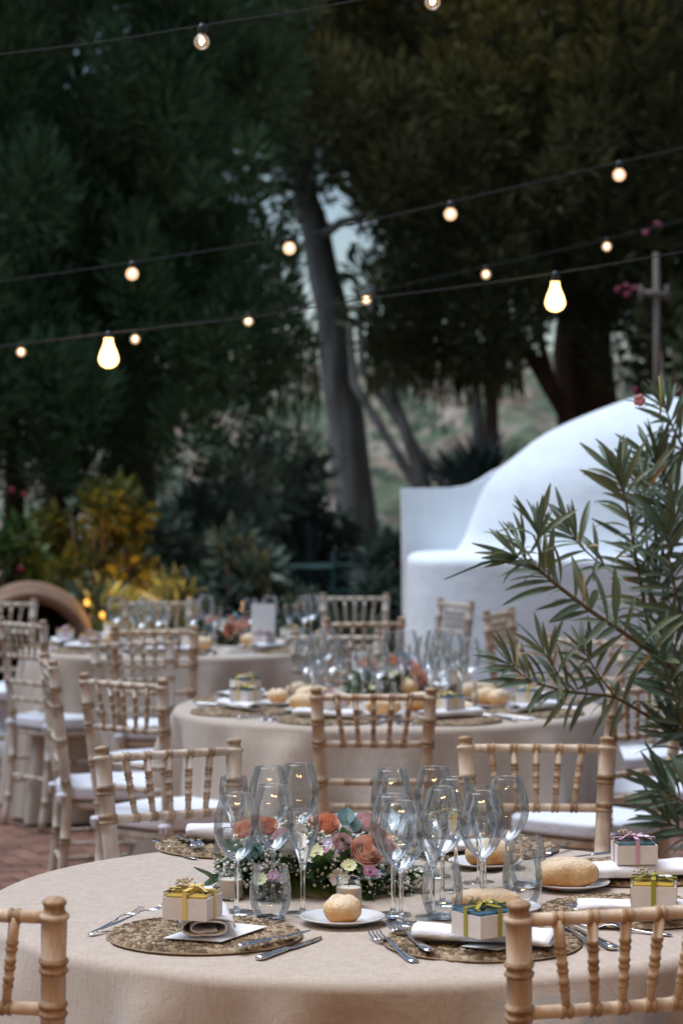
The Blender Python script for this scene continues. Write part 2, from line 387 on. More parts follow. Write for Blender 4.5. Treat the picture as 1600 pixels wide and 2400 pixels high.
for i in range(-120, 121):
    for j in range(-60, 61):
        for q in (0, 1):
            x, y = i+2*j, i-2*j
            cx, cy = (x+1, y+.5) if q == 0 else (x-.5, y+1)
            p = RB @ Vector((cx*w, cy*w, 0))+Vector((0, 8, 0))
            if not (-4.4 < p.x < 4.4 and 1 < p.y < 14.2): continue
            rz = math.radians(28)+(PI/2 if q else 0); dz = random.uniform(-.004, .0)
            vis = (-1.75 < p.x < -.82 and 9.3 < p.y < 12.1 and p.x < -.82-(p.y-9.3)*.12+.25)
            if vis and nb < 290:
                nb += 1; o = obj('brick', brick_me, terr, (p.x, p.y, dz), (random.uniform(-.012, .012), random.uniform(-.012, .012), rz+random.uniform(-.02, .02)))
            else:
                mt = Matrix.Translation((p.x, p.y, dz)) @ Matrix.Rotation(rz, 4, 'Z')
                rest.add([mt @ v.co for v in brick_me.vertices], [tuple(f.vertices) for f in brick_me.polygons])
def isl_brick():
    m, nt, out = newmat('terracotta paving'); p = pbsdf(nt, roughness=.8)
    g = nt.nodes.new('ShaderNodeNewGeometry'); n = noise_n(nt, coords(nt), 9)
    col = ramp(nt, n, [(.35, (.20, .085, .05)), (.65, (.30, .15, .095))])
    nt.links.new(mixc(nt, mathn(nt, 'MULTIPLY', g.outputs['Random Per Island'], .8), col, (.16, .076, .047)), p.inputs['Base Color'])
    bump(nt, noise_n(nt, coords(nt), 60, 5), .5, .01, p); nt.links.new(p.outputs[0], out.inputs[0]); return m
tag(rest.build('paving', isl_brick(), terr, smooth=False), None, None, kind='stuff')

def hill_mat():
    m, nt, out = newmat('rocky hillside'); p = pbsdf(nt, roughness=.95)
    v = coords(nt); a = noise_n(nt, v, .55, 4); c = noise_n(nt, v, 1.6, 5)
    rock = ramp(nt, c, [(.36, (.10, .075, .05)), (.5, (.27, .19, .125)), (.66, (.36, .31, .27))])
    col = mixc(nt, ramp(nt, a, [(.46, (0, 0, 0)), (.6, (1, 1, 1))]), rock, (.10, .13, .065))
    nt.links.new(col, p.inputs['Base Color']); bump(nt, c, .9, .3, p); nt.links.new(p.outputs[0], out.inputs[0]); return m
M['hill'] = hill_mat()
def hillp(u, v):
    x = -45+90*u; y = 36+60*v
    z = 5.2*(v**.8)*(1+.25*math.sin(x*.11+1)) - .4
    z += (noise.noise(Vector((x*.35, y*.35, 0)))*.9+noise.noise(Vector((x*1.1, y*1.1, 3)))*.45+abs(noise.noise(Vector((x*2.3, y*2.3, 7))))*.35)*min(1, v*6)
    return (x, y, z)
b = MB(); b.grid(hillp, 200, 110)
tag(b.build('hillside', 'hill', smooth=False), 'pale rocky hillside rising behind the trees', None, kind='structure')
# scrub on the hill: nobody could count it
Q = []
for _ in range(420):
    u, v = random.random(), random.random()**1.3; p = hillp(.5+(u-.5)*.45, v); s = random.uniform(.25, .6)
    if random.random() < .5 and -2 < p[0] < 9: continue
    Q.append(lobe((p[0], p[1], p[2]+s*.3), (s, s, s*.8), 90, .22, .1, .6, .3))
tag(obj('hillside_scrub', quadmesh('scrub', np.concatenate(Q), 'shrubblue')), 'grey green scrub dotted over the rocky hillside', 'scrub', kind='stuff')

# two-storey ochre house added behind the viewer to block low sky and bounce warmth
M['ochre'] = varied('ochre render', (.30, .19, .10), (.38, .25, .14), 1.5, .9, .3, 12)
hs = tag(empty('added_house_wall', (0, -4.2, 0)), None, None, kind='structure')
b = MB()
xs_ = [-13, -7.6, -6.4, -1.6, -.4, 4.4, 5.6, 13]
b.box((0, 0, 4.0), (26, .4, 8.2)); b.build('wall', 'ochre', hs, False)
b = MB(); b.box((0, .35, 8.2), (27, 1.3, .18)); b.build('eaves', 'clay', hs, False)
for k in range(5):
    for z in (1.4, 4.7):
        b = MB(); b.box((-8+4*k, .215, z), (1.0, .06, 1.5)); w_ = b.build('shutter', 'green', hs, False)
# ------------------------------------------------------------------ whitewashed dome oven
ov = tag(empty('domed_oven', (1.5, 13.6, 0)), 'whitewashed plaster domed oven with a low parapet behind the tables', 'outdoor oven')
OX, OY = 1.5, 13.6
def base_pt(u, v):
    a = 2*PI*u; n = 3.2; ca, sa = math.cos(a), math.sin(a)
    rx, ry = 1.145, .80
    x = math.copysign(abs(ca)**(2/n), ca)*rx; y = math.copysign(abs(sa)**(2/n), sa)*ry
    if v < .8: z = v/.8*1.06; k = 1-.012*(v/.8)
    else:
        t = (v-.8)/.2*PI/2; z = 1.06+.05*math.sin(t); k = .988-.05*(1-math.cos(t))
    w_ = .008*noise.noise(Vector((x*1.6, y*1.6, z*1.4)))
    return (x*(k+w_), y*(k+w_), z)
b = MB(); b.grid(base_pt, 120, 40, closeu=True)
b.f.append(tuple(39*120+i for i in range(120))); b.m.append(0)
b.build('base', 'plaster', ov)
DP = [(0, 2.006), (.08, 2.0), (.164, 1.982), (.35, 1.913), (.54, 1.832), (.665, 1.761), (.79, 1.663), (.90, 1.575), (.985, 1.47), (1.045, 1.33), (1.085, 1.2), (1.14, 1.115), (1.22, 1.085)]
def dome_pt(u, v):
    a = 2*PI*u; q = (1-v)*(len(DP)-1); i0 = min(len(DP)-2, int(q)); f = q-i0
    p0, p1, p2, p3 = DP[max(0, i0-1)], DP[i0], DP[i0+1], DP[min(len(DP)-1, i0+2)]
    r, z = (.5*((2*p1[c])+(-p0[c]+p2[c])*f+(2*p0[c]-5*p1[c]+4*p2[c]-p3[c])*f*f+(-p0[c]+3*p1[c]-3*p2[c]+p3[c])*f**3) for c in (0, 1))
    k = 1+.014*noise.noise(Vector((math.cos(a)*2, math.sin(a)*2, z*2.5)))
    return (.29+r*math.cos(a)*k, .22+.60*r*math.sin(a)*k, z+.006*noise.noise(Vector((r*math.cos(a)*3, r*math.sin(a)*3, 4)))*min(1, r*3))
b = MB(); b.grid(dome_pt, 110, 60, closeu=True); b.build('dome', 'plaster', ov)
# parapet: extruded profile sweeping up into the dome
prof = [(-1.14, .5), (-1.142, 1.0), (-1.15, 1.47)]+[(-1.15+.31*t/6, 1.47+.006*t/6) for t in range(1, 7)]
sw = [(1063, 1142), (1085, 1139), (1101, 1135), (1125, 1123), (1152, 1105), (1180, 1092), (1215, 1085)]
for u, v in sw: q = at(u, v, 14.27); prof.append((q.x-1.5, q.z))
prof += [(-.2, 1.5), (-.2, .5)]
b = MB(); n = len(prof); y0, y1 = .58, .76
b.add([(x, y0, z) for x, z in prof]+[(x, y1, z) for x, z in prof], [tuple(range(n)), tuple(range(2*n-1, n-1, -1))]+[(i, i+n, (i+1) % n+n, (i+1) % n) for i in range(n)])
bevel(b.build('parapet', 'plaster', ov, smooth=False), .03, 4)

# ------------------------------------------------------------------ trees
def limb(mb, pts, rads, seg=10):
    P = [Vector(p) for p in pts]; out = []; R = []
    for i in range(len(P)-1):
        for k in range(6):
            t = k/6; p = P[i].lerp(P[i+1], t); p += Vector((noise.noise(p*1.1), noise.noise(p*1.1+Vector((9, 0, 0))), 0))*rads[i]*.35
            out.append(p); R.append(rads[i]*(1-t)+rads[i+1]*t)
    out.append(P[-1]); R.append(rads[-1]); mb.tube(out, R, seg)
HOLES = [(640, 70, 26), (652, 115, 22), (805, 480, 44), (690, 560, 34), (720, 540, 22), (885, 600, 24), (875, 560, 18), (820, 395, 16), (300, 65, 14), (345, 80, 13), (240, 30, 12), (205, 130, 13),
         (180, 215, 14), (470, 240, 18), (495, 275, 14), (420, 450, 18), (560, 500, 14), (305, 20, 12), (140, 70, 12), (870, 155, 9), (600, 130, 10), (250, 200, 9), (65, 340, 10), (640, 490, 16), (610, 330, 10)]
HOLES = [(a, c, r*(.8 if r < 20 else .72)) for a, c, r in HOLES]
def crown_lobes(region, d0, d1, step, rr, n, L, Wd, holes=True, ybot=None, zsq=1.25, up=.5):
    x0, x1, yt, yb = region; out = []
    y = yt
    while y < yb:
        x = x0
        while x < x1:
            px, py = x+random.uniform(-.5, .5)*step, y+random.uniform(-.5, .5)*step; x += step
            lim = ybot(px)
            if py > lim: continue
            d = random.uniform(d0, d1); r = random.uniform(*rr)
            if holes and any(math.hypot(px-hx, py-hy) < hr+r*F/d*.62 for hx, hy, hr in HOLES): 
                ok = [math.hypot(px-hx, py-hy)-hr for hx, hy, hr in HOLES]; gap = min(ok)
                if gap < 8: continue
                r = max(.08, min(r, gap/F*d*1.15))
            c = at(px, py, d); k = max(20, int(n*(r/rr[1])**2))
            out.append(lobe(c, (r, r, r*zsq), k, L, Wd, up, .45, .28))
        y += step
    return np.concatenate(out)
def interp(tab):
    def f(x):
        if x <= tab[0][0]: return tab[0][1]
        for (a, b_), (c, d) in zip(tab, tab[1:]):
            if x <= c: return b_+(d-b_)*(x-a)/(c-a)
        return tab[-1][1]
    return f
# big dark conifer on the left, several brown stems
t = tag(empty('conifer_tree', at(130, 1400, 19).xy.to_3d()), 'huge dark green conifer with sweeping low crown and several thin stems', 'tree')
yb = interp([(-400, 1120), (250, 1120), (420, 1080), (540, 985), (630, 880), (672, 760), (680, 560), (650, 420), (620, 250), (600, -400)])
cl = [crown_lobes((-420, 790, -380, 1140), 17.6, 19.0, 104, (.17, .34), 800, .13, .024, ybot=yb, zsq=1.55, up=.9),
      crown_lobes((-420, 790, -380, 1130), 19.0, 20.2, 96, (.2, .36), 500, .10, .026, ybot=yb, zsq=1.5, up=.7), 
      crown_lobes((-420, 770, -380, 1100), 21, 23, 84, (.28, .5), 300, .14, .04, ybot=lambda x: yb(x+30)-40)]
o = obj('crown', quadmesh('conifer_crown', np.concatenate(cl), 'conifer')); o.parent = t; o.matrix_parent_inverse = Matrix.Translation(-t.location)
def stem(tree, pts, rads, mat, name='trunk'):
    mb = MB(); limb(mb, [Vector(p)-tree.location for p in pts], rads); return mb.build(name, mat, tree)
def gd(u, d): p = at(u, 1200, d); return (p.x, p.y, -.1)
stem(t, [gd(100, 19), at(105, 1330, 19), at(140, 1180, 19.3), at(155, 1050, 19.5), at(170, 700, 20)], [.10, .085, .07, .06, .04], 'barkred')
stem(t, [gd(35, 19.2), at(30, 1300, 19.2), at(40, 1150, 19.5), at(20, 900, 20)], [.11, .09, .08, .05], 'barkred')
stem(t, [at(105, 1330, 19), at(150, 1240, 19.1), at(215, 1150, 19.2), at(300, 1060, 19.4)], [.05, .04, .035, .02], 'barkred', 'branch')
stem(t, [gd(330, 20.5), at(330, 1200, 20.5), at(320, 900, 20.6), at(330, 200, 20.8)], [.16, .14, .12, .06], 'barkred')

# tall leaning grey trunk in the middle, crown spreading to the right
t2 = tag(empty('leaning_pine_tree', (at(860, 1400, 27).x, 27, 0)), 'tall tree with a thick leaning grey trunk rising behind the tables', 'tree')
stem(t2, [(at(868, 1400, 27).x, 27, -.1), at(846, 1330, 27), at(812, 1050, 27), at(778, 720, 27), at(738, 540, 27), at(715, 470, 27), at(690, 300, 27), at(660, 0, 27)], [.28, .24, .215, .185, .16, .145, .12, .08], 'bark')
stem(t2, [at(745, 560, 27), at(800, 520, 26.6), at(870, 505, 26.2), at(960, 470, 26)], [.06, .05, .04, .02], 'bark', 'branch')
yb2 = interp([(600, 330), (660, 440), (735, 400), (785, 425), (815, 455), (838, 600), (868, 760), (980, 790), (1300, 800)])
cq = crown_lobes((560, 1100, -400, 800), 26.4, 28.5, 60, (.2, .42), 300, .14, .035, ybot=yb2)
o = obj('crown', quadmesh('pine_crown', cq, 'conifer2')); o.parent = t2; o.matrix_parent_inverse = Matrix.Translation(-t2.location)
# thin leaning stems beyond the parapet
for k, (u0, v0, u1, v1, r) in enumerate([(1000, 1180, 830, 900, .05), (1010, 1180, 880, 820, .065), (1065, 1180, 850, 870, .045), (1130, 1180, 1105, 780, .06)]):
    tt = tag(empty('slender_tree', (at(u0+20, 1200, 25).x, 25, 0)), ['thin dark stem leaning towards the thick grey trunk, lowest of the leaning stems', 'thickest of the dark leaning stems between the grey trunk and the oven',
        'thin dark stem leaning across behind the other two, just above the parapet', 'upright dark stem with spiky leaves at its foot behind the oven parapet'][k], 'tree', 'slender stems behind the oven')
    stem(tt, [(at(u0+20, 1200, 25).x, 25, -.1), at(u0, v0, 25), at((u0+u1)/2, (v0+v1)/2, 25.2), at(u1, v1, 25.4), at(u1-10, v1-150, 25.6)], [r*1.3, r*1.1, r, r*.9, r*.6], 'bark')
    if k == 3:
        c = at(1130, 1090, 24.8); D = RNG.normal(size=(140, 3))*np.array([.7, .5, .6])+np.array([0, 0, .9])
        oo = obj('leaf_tuft', quadmesh('tuft', blades(np.tile(np.array(c)-np.array([0, 0, .35]), (140, 1)), D, .75, .05), 'yucca'), tt); oo.matrix_parent_inverse = Matrix.Translation(-tt.location)
# right conifer with reddish trunk and forked stem
t3 = tag(empty('brown_trunk_conifer', (at(1380, 1200, 24).x, 24, 0)), 'massive olive conifer with a thick red brown trunk behind the white oven', 'tree')
stem(t3, [(at(1385, 1200, 24).x, 24, -.1), at(1375, 980, 24), at(1365, 820, 24), at(1370, 640, 24.2), at(1360, 300, 24.6)], [.36, .31, .29, .26, .2], 'barkred')
stem(t3, [at(1345, 1010, 23.8), at(1300, 930, 23.7), at(1255, 850, 23.6), at(1215, 790, 23.6), at(1150, 700, 23.8)], [.09, .085, .075, .06, .04], 'barkred', 'branch')
stem(t3, [at(1300, 930, 23.7), at(1268, 800, 23.7), at(1262, 700, 23.8)], [.05, .04, .03], 'barkred', 'branch')
stem(t3, [at(1050, 420, 23.2), at(1130, 345, 23.1), at(1220, 275, 23.2), at(1320, 240, 23.6)], [.02, .035, .05, .07], 'barkred', 'branch')
yb3 = interp([(640, 180), (700, 300), (800, 370), (838, 500), (850, 740), (885, 840), (960, 850), (1200, 850), (1235, 760), (1300, 720), (1440, 740), (1480, 900), (1700, 960), (2000, 1000)])
cq = [crown_lobes((650, 2000, -380, 960), 21.4, 22.8, 104, (.2, .42), 760, .14, .028, ybot=yb3, zsq=1.35, up=.7), crown_lobes((650, 2000, -380, 950), 23, 24.2, 98, (.24, .44), 460, .12, .03, ybot=yb3, zsq=1.35, up=.6), crown_lobes((650, 2000, -380, 900), 25, 27, 92, (.35, .6), 300, .17, .05, ybot=lambda x: yb3(x)-60)]
o = obj('crown', quadmesh('brown_conifer_crown', np.concatenate(cq), 'conifer2')); o.parent = t3; o.matrix_parent_inverse = Matrix.Translation(-t3.location)
# drooping dry strands below the crown
C = []; D = []
for _ in range(1100):
    px = random.uniform(860, 1225); py = 760+130*random.random()**1.5+45*noise.noise(Vector((px*.012, 0, 5)))+22*noise.noise(Vector((px*.05, 3, 0))); C.append(at(px, py, random.uniform(22.3, 23.6))); D.append((random.gauss(0, .12), random.gauss(0, .12), -1))
for _ in range(260):
    px = random.uniform(600, 745); py = 760+170*random.random()**1.5+40*noise.noise(Vector((px*.02, 0, 9))); C.append(at(px, py, random.uniform(19.5, 20.5))); D.append((random.gauss(0, .12), random.gauss(0, .12), -1))
C = np.array([tuple(c) for c in C]); o = obj('hanging_strands', quadmesh('strands', blades(C, np.array(D), .14+.30*RNG.random(len(C))**2, .026), 'droop')); o.parent = t3; o.matrix_parent_inverse = Matrix.Translation(-t3.location)
# distant dark trees closing the view between the crowns
for k, (px, top, wd, lab) in enumerate([(120, -200, 420, 'dim tree filling the gaps behind the huge dark conifer'), (1150, -150, 480, 'dim tree filling the gaps behind the olive conifer'), (1700, 0, 300, 'dim leafy tree behind the wooden cross post')]):
    tt = tag(empty('distant_tree', (at(px, 1200, 33).x, 33, 0)), lab, 'tree', 'distant trees')
    ybk = lambda x, px=px, wd=wd: 720+150*((x-px)/wd)**2*-1
    cq = crown_lobes((px-wd, px+wd, top-200, 760), 32, 34, 95, (.45, .75), 150, .26, .11, ybot=ybk)
    o = obj('crown', quadmesh('distant_crown', cq, 'conifer'), tt); o.matrix_parent_inverse = Matrix.Translation(-tt.location)
    stem(tt, [(at(px, 1200, 33).x, 33, -.1), at(px, 900, 33), at(px+20, 400, 33)], [.12, .10, .06], 'barkred')

# unseen conifer copies added around the terrace to block the low sky
index()
for k, (x, y, rz, src) in enumerate([(-6.2, 1.0, 1.2, t), (-6.6, 5.0, 1.6, t), (-6.4, 9.4, 1.5, t), (6.3, 1.2, -1.3, t), (6.8, 5.4, -1.5, t), (6.4, 9.6, -1.2, t), (-8.5, -2.5, 2.4, t), (8.5, -2.5, -2.4, t), (-9.5, 13.5, 1.2, t), (9.0, 14.5, -1.0, t)]):
    o = copy_tree(src); o.location = (x, y, 0); o.rotation_euler = (0, 0, rz); o.scale = (1, 1, 1.75)
    tag(o, 'tall dark conifer added out of view around the terrace to block low sky', 'tree', 'added sky-blocking trees around the terrace')
index()
for x, y, rz in ((-2.4, -1.9, .2), (2.6, -2.0, -.3)):  # two more unseen trees, added to screen the sky behind the camera
    o = copy_tree(tt); o.location = (x, y, 0); o.rotation_euler = (0, 0, rz); o.scale = (1.35, 1.25, 1.5)
    tag(o, 'tall tree added out of view by the house, screening the sky', 'tree', 'added sky-screening trees by the house')
# ------------------------------------------------------------------ shrubs between terrace and trees
def shrub(name, px, vtop, d, wpx, mat, label, n=14, L=.11, Wd=.05, group=None, stems=4, vbot=None, cat='shrub'):
    base = Vector((at(px, 1200, d).x, d, -.05)); hgt = at(px, vtop, d).z; wid = wpx/F*d/2
    e_ = tag(empty(name, base), label, cat, group); Q = []
    for _ in range(n):
        t_ = random.random(); z = .15+(hgt-.25)*t_; ww = wid*(.55+.45*math.sin(PI*min(1, t_*.8+.15)))
        Q.append(lobe((random.uniform(-ww, ww)*.8, random.uniform(-.35, .35), z), (wid*.38+.06,)*3, 150, L, Wd, .25, .35))
    obj('foliage', quadmesh(name+'_foliage', np.concatenate(Q), mat), e_)
    mb = MB()
    for k in range(stems):
        x1 = random.uniform(-.7, .7)*wid; mb.tube([(x1*.25, 0, 0), (x1*.6, random.uniform(-.1, .1), hgt*.45), (x1, random.uniform(-.2, .2), hgt*.85)], [.022, .016, .007], 6)
    mb.build('stems', 'barkred', e_); return e_
shrub('yellow_shrub', 235, 1110, 16.2, 215, 'yellowleaf', 'shrub with yellow leaves lit from below beside the clay arch', 18, .085, .05)
shrub('yellow_shrub', 120, 1170, 16.6, 130, 'yellowleaf', 'small yellow lit shrub among the thin conifer stems', 8, .085, .05)
hb = shrub('hibiscus', 40, 1140, 15.2, 130, 'greenleaf', 'green leafy hibiscus with red flowers above the clay arch', 9, .09, .055, cat='plant')
for k, (u, v) in enumerate([(28, 1148), (58, 1158), (50, 1332)]):
    mb = MB()
    for q in range(5):
        a = q*2*PI/5; mb.ball((math.cos(a)*.011, 0, math.sin(a)*.011), (.010, .006, .010), 6, 4)
    mb.build('flower', 'redflower', hb, loc=at(u, v, 14.8)-hb.location)
DS = [(370, 1190, 17.5, 190, 'shrub'), (470, 1120, 18.4, 210, 'shrub'), (560, 1060, 19.5, 240, 'shrubblue'), (640, 990, 23, 300, 'shrubblue'), (690, 1120, 23.5, 220, 'shrub'), (760, 1200, 23.2, 190, 'shrub'), (905, 1240, 17.2, 90, 'shrub'), (560, 1240, 16.4, 180, 'shrub'), (300, 1330, 16, 200, 'shrub'), (430, 1330, 15.8, 160, 'shrub'), (690, 1370, 16, 170, 'shrub'), (820, 1385, 16.2, 160, 'shrub'), (130, 1430, 14.9, 170, 'greenleaf')]
DL = ['dark shrub beside the yellow lit bush', 'dark shrub under the sloping edge of the conifer crown', 'grey green bush below the sloping conifer crown', 'tall pale grey green bush rising beside the grey trunk', 'dark bush at the foot of the pale grey green bush', 'dark shrub touching the left of the thick grey trunk',
      'small shrub squeezed between the grey trunk and the white oven', 'low dark shrub in front of the spiky yuccas', 'low dark ground shrub below the yellow lit bush', 'low dark shrub behind the far table wine glasses', 'low dark shrub behind the white table card', 'low dark shrub behind the chair nearest the white oven', 'green leafy ground plant inside the clay arch']
for a, l in zip(DS, DL): shrub('garden_shrub', *a[:4], a[4], l, 12, .12, .05, 'shrubs between terrace and trees')
def yucca(px, vtop, d, label, n=34, L=.55):
    base = Vector((at(px, 1200, d).x, d, 0)); h = at(px, vtop, d).z-L*.75
    e_ = tag(empty('yucca', base), label, 'plant', 'spiky dark yuccas')
    mb = MB(); mb.tube([(0, 0, -.1), (.03, 0, h*.5), (0, 0, h)], [.04, .035, .03], 8); mb.build('stem', 'yucca', e_)
    for kk, zz in enumerate((h, h*.75, h*.5, h*.3)):
        a = RNG.random(n)*2*PI; el = .5+RNG.random(n)*1.0; D = np.stack([np.cos(a)*np.cos(el), np.sin(a)*np.cos(el), np.sin(el)], 1)
        obj('leaf_rosette', quadmesh('rosette', blades(np.tile([0, 0, zz], (n, 1)), D, L*(.6+.4*RNG.random(n)), .04, -.12), 'yucca'), e_)
yucca(600, 1000, 22.6, 'spiky dark yucca with the tallest upright leaf beside the pale bush'); yucca(715, 1040, 22.8, 'spiky dark yucca close to the thick grey trunk'); yucca(470, 1110, 19, 'spiky yucca with drooping pale leaves under the conifer edge')
# clay arch (rim of a big jar lying on its side), lamps, bistro table
def ringarc(px, pz, d, R0, label):
    e_ = tag(empty('clay_jar', (at(px, 1200, d).x, d, 0)), label, 'garden jar')
    mb = MB(); z0 = at(px, pz, d).z
    mt = Matrix.Rotation(math.radians(90), 3, 'X') @ Matrix.Identity(3)
    mt = Matrix.Rotation(math.radians(8), 3, 'Z') @ Matrix.Rotation(math.radians(-90), 3, 'X')
    pr = [(R0*.80, -.02), (R0*.86, -.06), (R0*.97, -.07), (R0, -.03), (R0*.98, .02), (R0*.90, .06), (R0*1.02, .2), (R0*1.12, .4), (R0*1.0, .7), (R0*.6, .95), (R0*.3, 1.0)]
    inner = [(R0*.80, -.02), (R0*.80, .08), (R0*.94, .25), (R0*.98, .45), (R0*.85, .7), (R0*.3, .9)]
    mb.lathe(pr, 40, (0, 0, z0), 0, mt, False); mb.build('jar', 'clay', e_)
    mb = MB(); mb.lathe(inner, 40, (0, 0, z0), 0, mt, False); mb.build('mouth', 'clay', e_); return e_
ringarc(72, 1522, 14.2, .345, 'big terracotta jar lying on its side, rim arching behind the chair')
for k, (u, v, l) in enumerate([(204, 1412, 'small warm garden lamp glowing beside the clay arch'), (240, 1441, 'small warm garden lamp glowing just behind the far table')]):
    p = at(u, v, 15.0+.4*k); e_ = tag(empty('garden_lamp', (p.x, p.y, -.05)), l, 'garden lamp', 'warm garden lamps')
    mb = MB(); mb.tube([(0, 0, 0), (0, 0, p.z-.02)], .012, 8); mb.lathe([(.03, p.z-.03), (.034, p.z-.02), (.02, p.z-.012)], 10); mb.build('stake', 'dark', e_)
    mb = MB(); mb.ball((0, 0, p.z+.05), (.015, .015, .02), 10, 8); mb.build('bulb', 'emberhot', e_)
    la = bpy.data.lights.new('garden_lamp_light', 'POINT'); la.energy = [20, 5][k]; la.color = (1, .46, .10); la.shadow_soft_size = .15
    lo = bpy.data.objects.new('garden_lamp_light', la); COL.objects.link(lo); lo.parent = e_; lo.location = (.3, .55, p.z+.1)
p = at(745, 1316, 21); bt = tag(empty('bistro_table', (p.x, 21, -.04)), 'green metal garden table in front of the grey trunk', 'table')
mb = MB(); mb.lathe([(.02, p.z-.012), (.35, p.z-.012), (.362, p.z), (.35, p.z+.012), (.02, p.z+.012)], 40); mb.build('table_top', 'greentop', bt)
for s_ in (-1, 1):
    for q in (-1, 1):
        mb = MB(); mb.tube([(s_*.28, q*.18, 0), (-s_*.2, q*.18, p.z)], .013, 6); mb.build('leg', 'green', bt)
p = at(830, 1385, 20.4); bc = tag(empty('bistro_chair', (p.x, 20.4, -.04)), 'dark green metal garden chair beside the green table', 'chair')
mb = MB(); mb.box((0, 0, p.z+.04), (.40, .38, .02)); mb.build('seat', 'green', bc)
for s_ in (-1, 1):
    for q in (-1, 1):
        mb = MB(); mb.tube([(s_*.18, q*.17, 0), (s_*.18, q*.17, p.z+.03 if q < 0 else p.z+.36)], .012, 6); mb.build('leg', 'green', bc)
for zz in (.14, .24, .33):
    mb = MB(); mb.box((0, .17, p.z+zz), (.36, .012, .03)); mb.build('back_slat', 'green', bc)
# wooden cross post and bougainvillea
p = at(1532, 1118, 16.5); ps = tag(empty('cross_post', (p.x, 16.5, -.05)), 'weathered wooden post with a short crossarm behind the oven', 'post')
mb = MB(); zt = at(0, 575, 16.5).z; mb.tube([(0, 0, 0), (-.005, 0, 1.5), (.02, 0, zt*.7), (.012, 0, zt)], [.035, .032, .027, .02], 8); mb.build('pole', 'post', ps)
zc = at(0, 672, 16.5).z; mb = MB(); mb.tube([(-.10, 0, zc+.01), (0, -.03, zc), (.11, 0, zc-.015)], [.022, .025, .02], 8); mb.build('crossarm', 'post', ps)
for dx in (-.095, .085):
    mb = MB(); mb.tube([(dx, -.02, zc-.05), (dx, -.02, zc+.06)], [.018, .014], 6); mb.build('insulator', 'post', ps)
bg_ = shrub('bougainvillea', 1610, 660, 16.2, 230, 'garleaf2', 'leafy bougainvillea with magenta flowers climbing behind the oven', 20, .08, .055)
for (u, v) in [(1445, 678), (1468, 668), (1485, 675), (1470, 690), (1512, 545), (1486, 915), (1572, 925), (1588, 918), (1600, 930), (1540, 526)]:
    mb = MB()
    for q in range(6): mb.ball((random.uniform(-.014, .014), random.uniform(-.01, .01), random.uniform(-.012, .012)), (.014, .010, .014), 6, 4)
    mb.build('flower_cluster', 'pinkflower', bg_, loc=at(u, v, 15.6)-bg_.location)
# round stone lying under the far-left chairs
mst = MB(); mst.lathe([(.05, 0), (.20, 0), (.235, .03), (.235, .11), (.2, .14), (.07, .14), (.06, .1)], 32, (0, 0, 0), 0, Matrix.Rotation(math.radians(80), 3, 'X'))
tag(mst.build('millstone', 'plaster', loc=(at(40, 1830, 12.6).x, 12.6, .24)), 'pale round stone standing on edge behind the chairs', 'stone')

# ------------------------------------------------------------------ bamboo-style chairs
def turned(mb, path, r0, r1, rings, seg=12, finial=False, rs=1.0):
    """tube along path(s), s in metres, with double bamboo rings"""
    P = [Vector(p) for p in path]; L = [0]
    for a, c in zip(P, P[1:]): L.append(L[-1]+(c-a).length)
    T = L[-1]
    def pos(s):
        s = max(0, min(T, s))
        for i in range(len(P)-1):
            if s <= L[i+1] or i == len(P)-2:
                return P[i].lerp(P[i+1], (s-L[i])/(L[i+1]-L[i]))
    st = {0.0: 1.0}; k = 0
    N = max(4, int(T/.05))
    for i in range(N+1): st[T*i/N] = 1.0
    marks = []
    for rg in rings:
        for off in (-.007*rs, .007*rs):
            for d, f in ((-.005, .99), (-.003, 1.14), (0, 1.19), (.003, 1.14), (.005, .97)):
                st[rg+off+d*rs] = f
        marks.append((rg-.013*rs, rg+.013*rs))
    if finial:
        for d, f in ((-.034, 1.0), (-.032, 1.14), (-.027, 1.2), (-.023, .98), (-.0215, .84), (-.013, .80), (-.010, .92), (-.006, .95), (-.003, .82), (-.001, .5), (0, .1)): st[T+d] = f
        for q in [s for s in st if s > T-.034 and st[s] == 1.0 and s not in (T-.034,)]: st.pop(q) if abs(q-T) > 1e-9 and round(T-q, 4) not in (.010,) else None
        st[T] = .12
    ss = sorted(s for s in st if -1e-6 <= s <= T+1e-6)
    pts = [pos(s) for s in ss]; rad = [(r0+(r1-r0)*s/T)*st[s] for s in ss]
    mis = [1 if any(a <= (ss[i]+ss[i+1])/2 <= c for a, c in marks) or (finial and ss[i] > T-.024) else 0 for i in range(len(ss)-1)]
    mb.tube(pts, rad, seg, 0, True, mis)
ZR = (.890, .750, .636, .562)
def hw(z): return .143+.0265*max(0, (z-.42)/.5)
def by(z): return (.0 if z >= .92 else .052*(1-((z-.45)/.47)) if z > .45 else .052*(z/.45)**.6 - .0) 
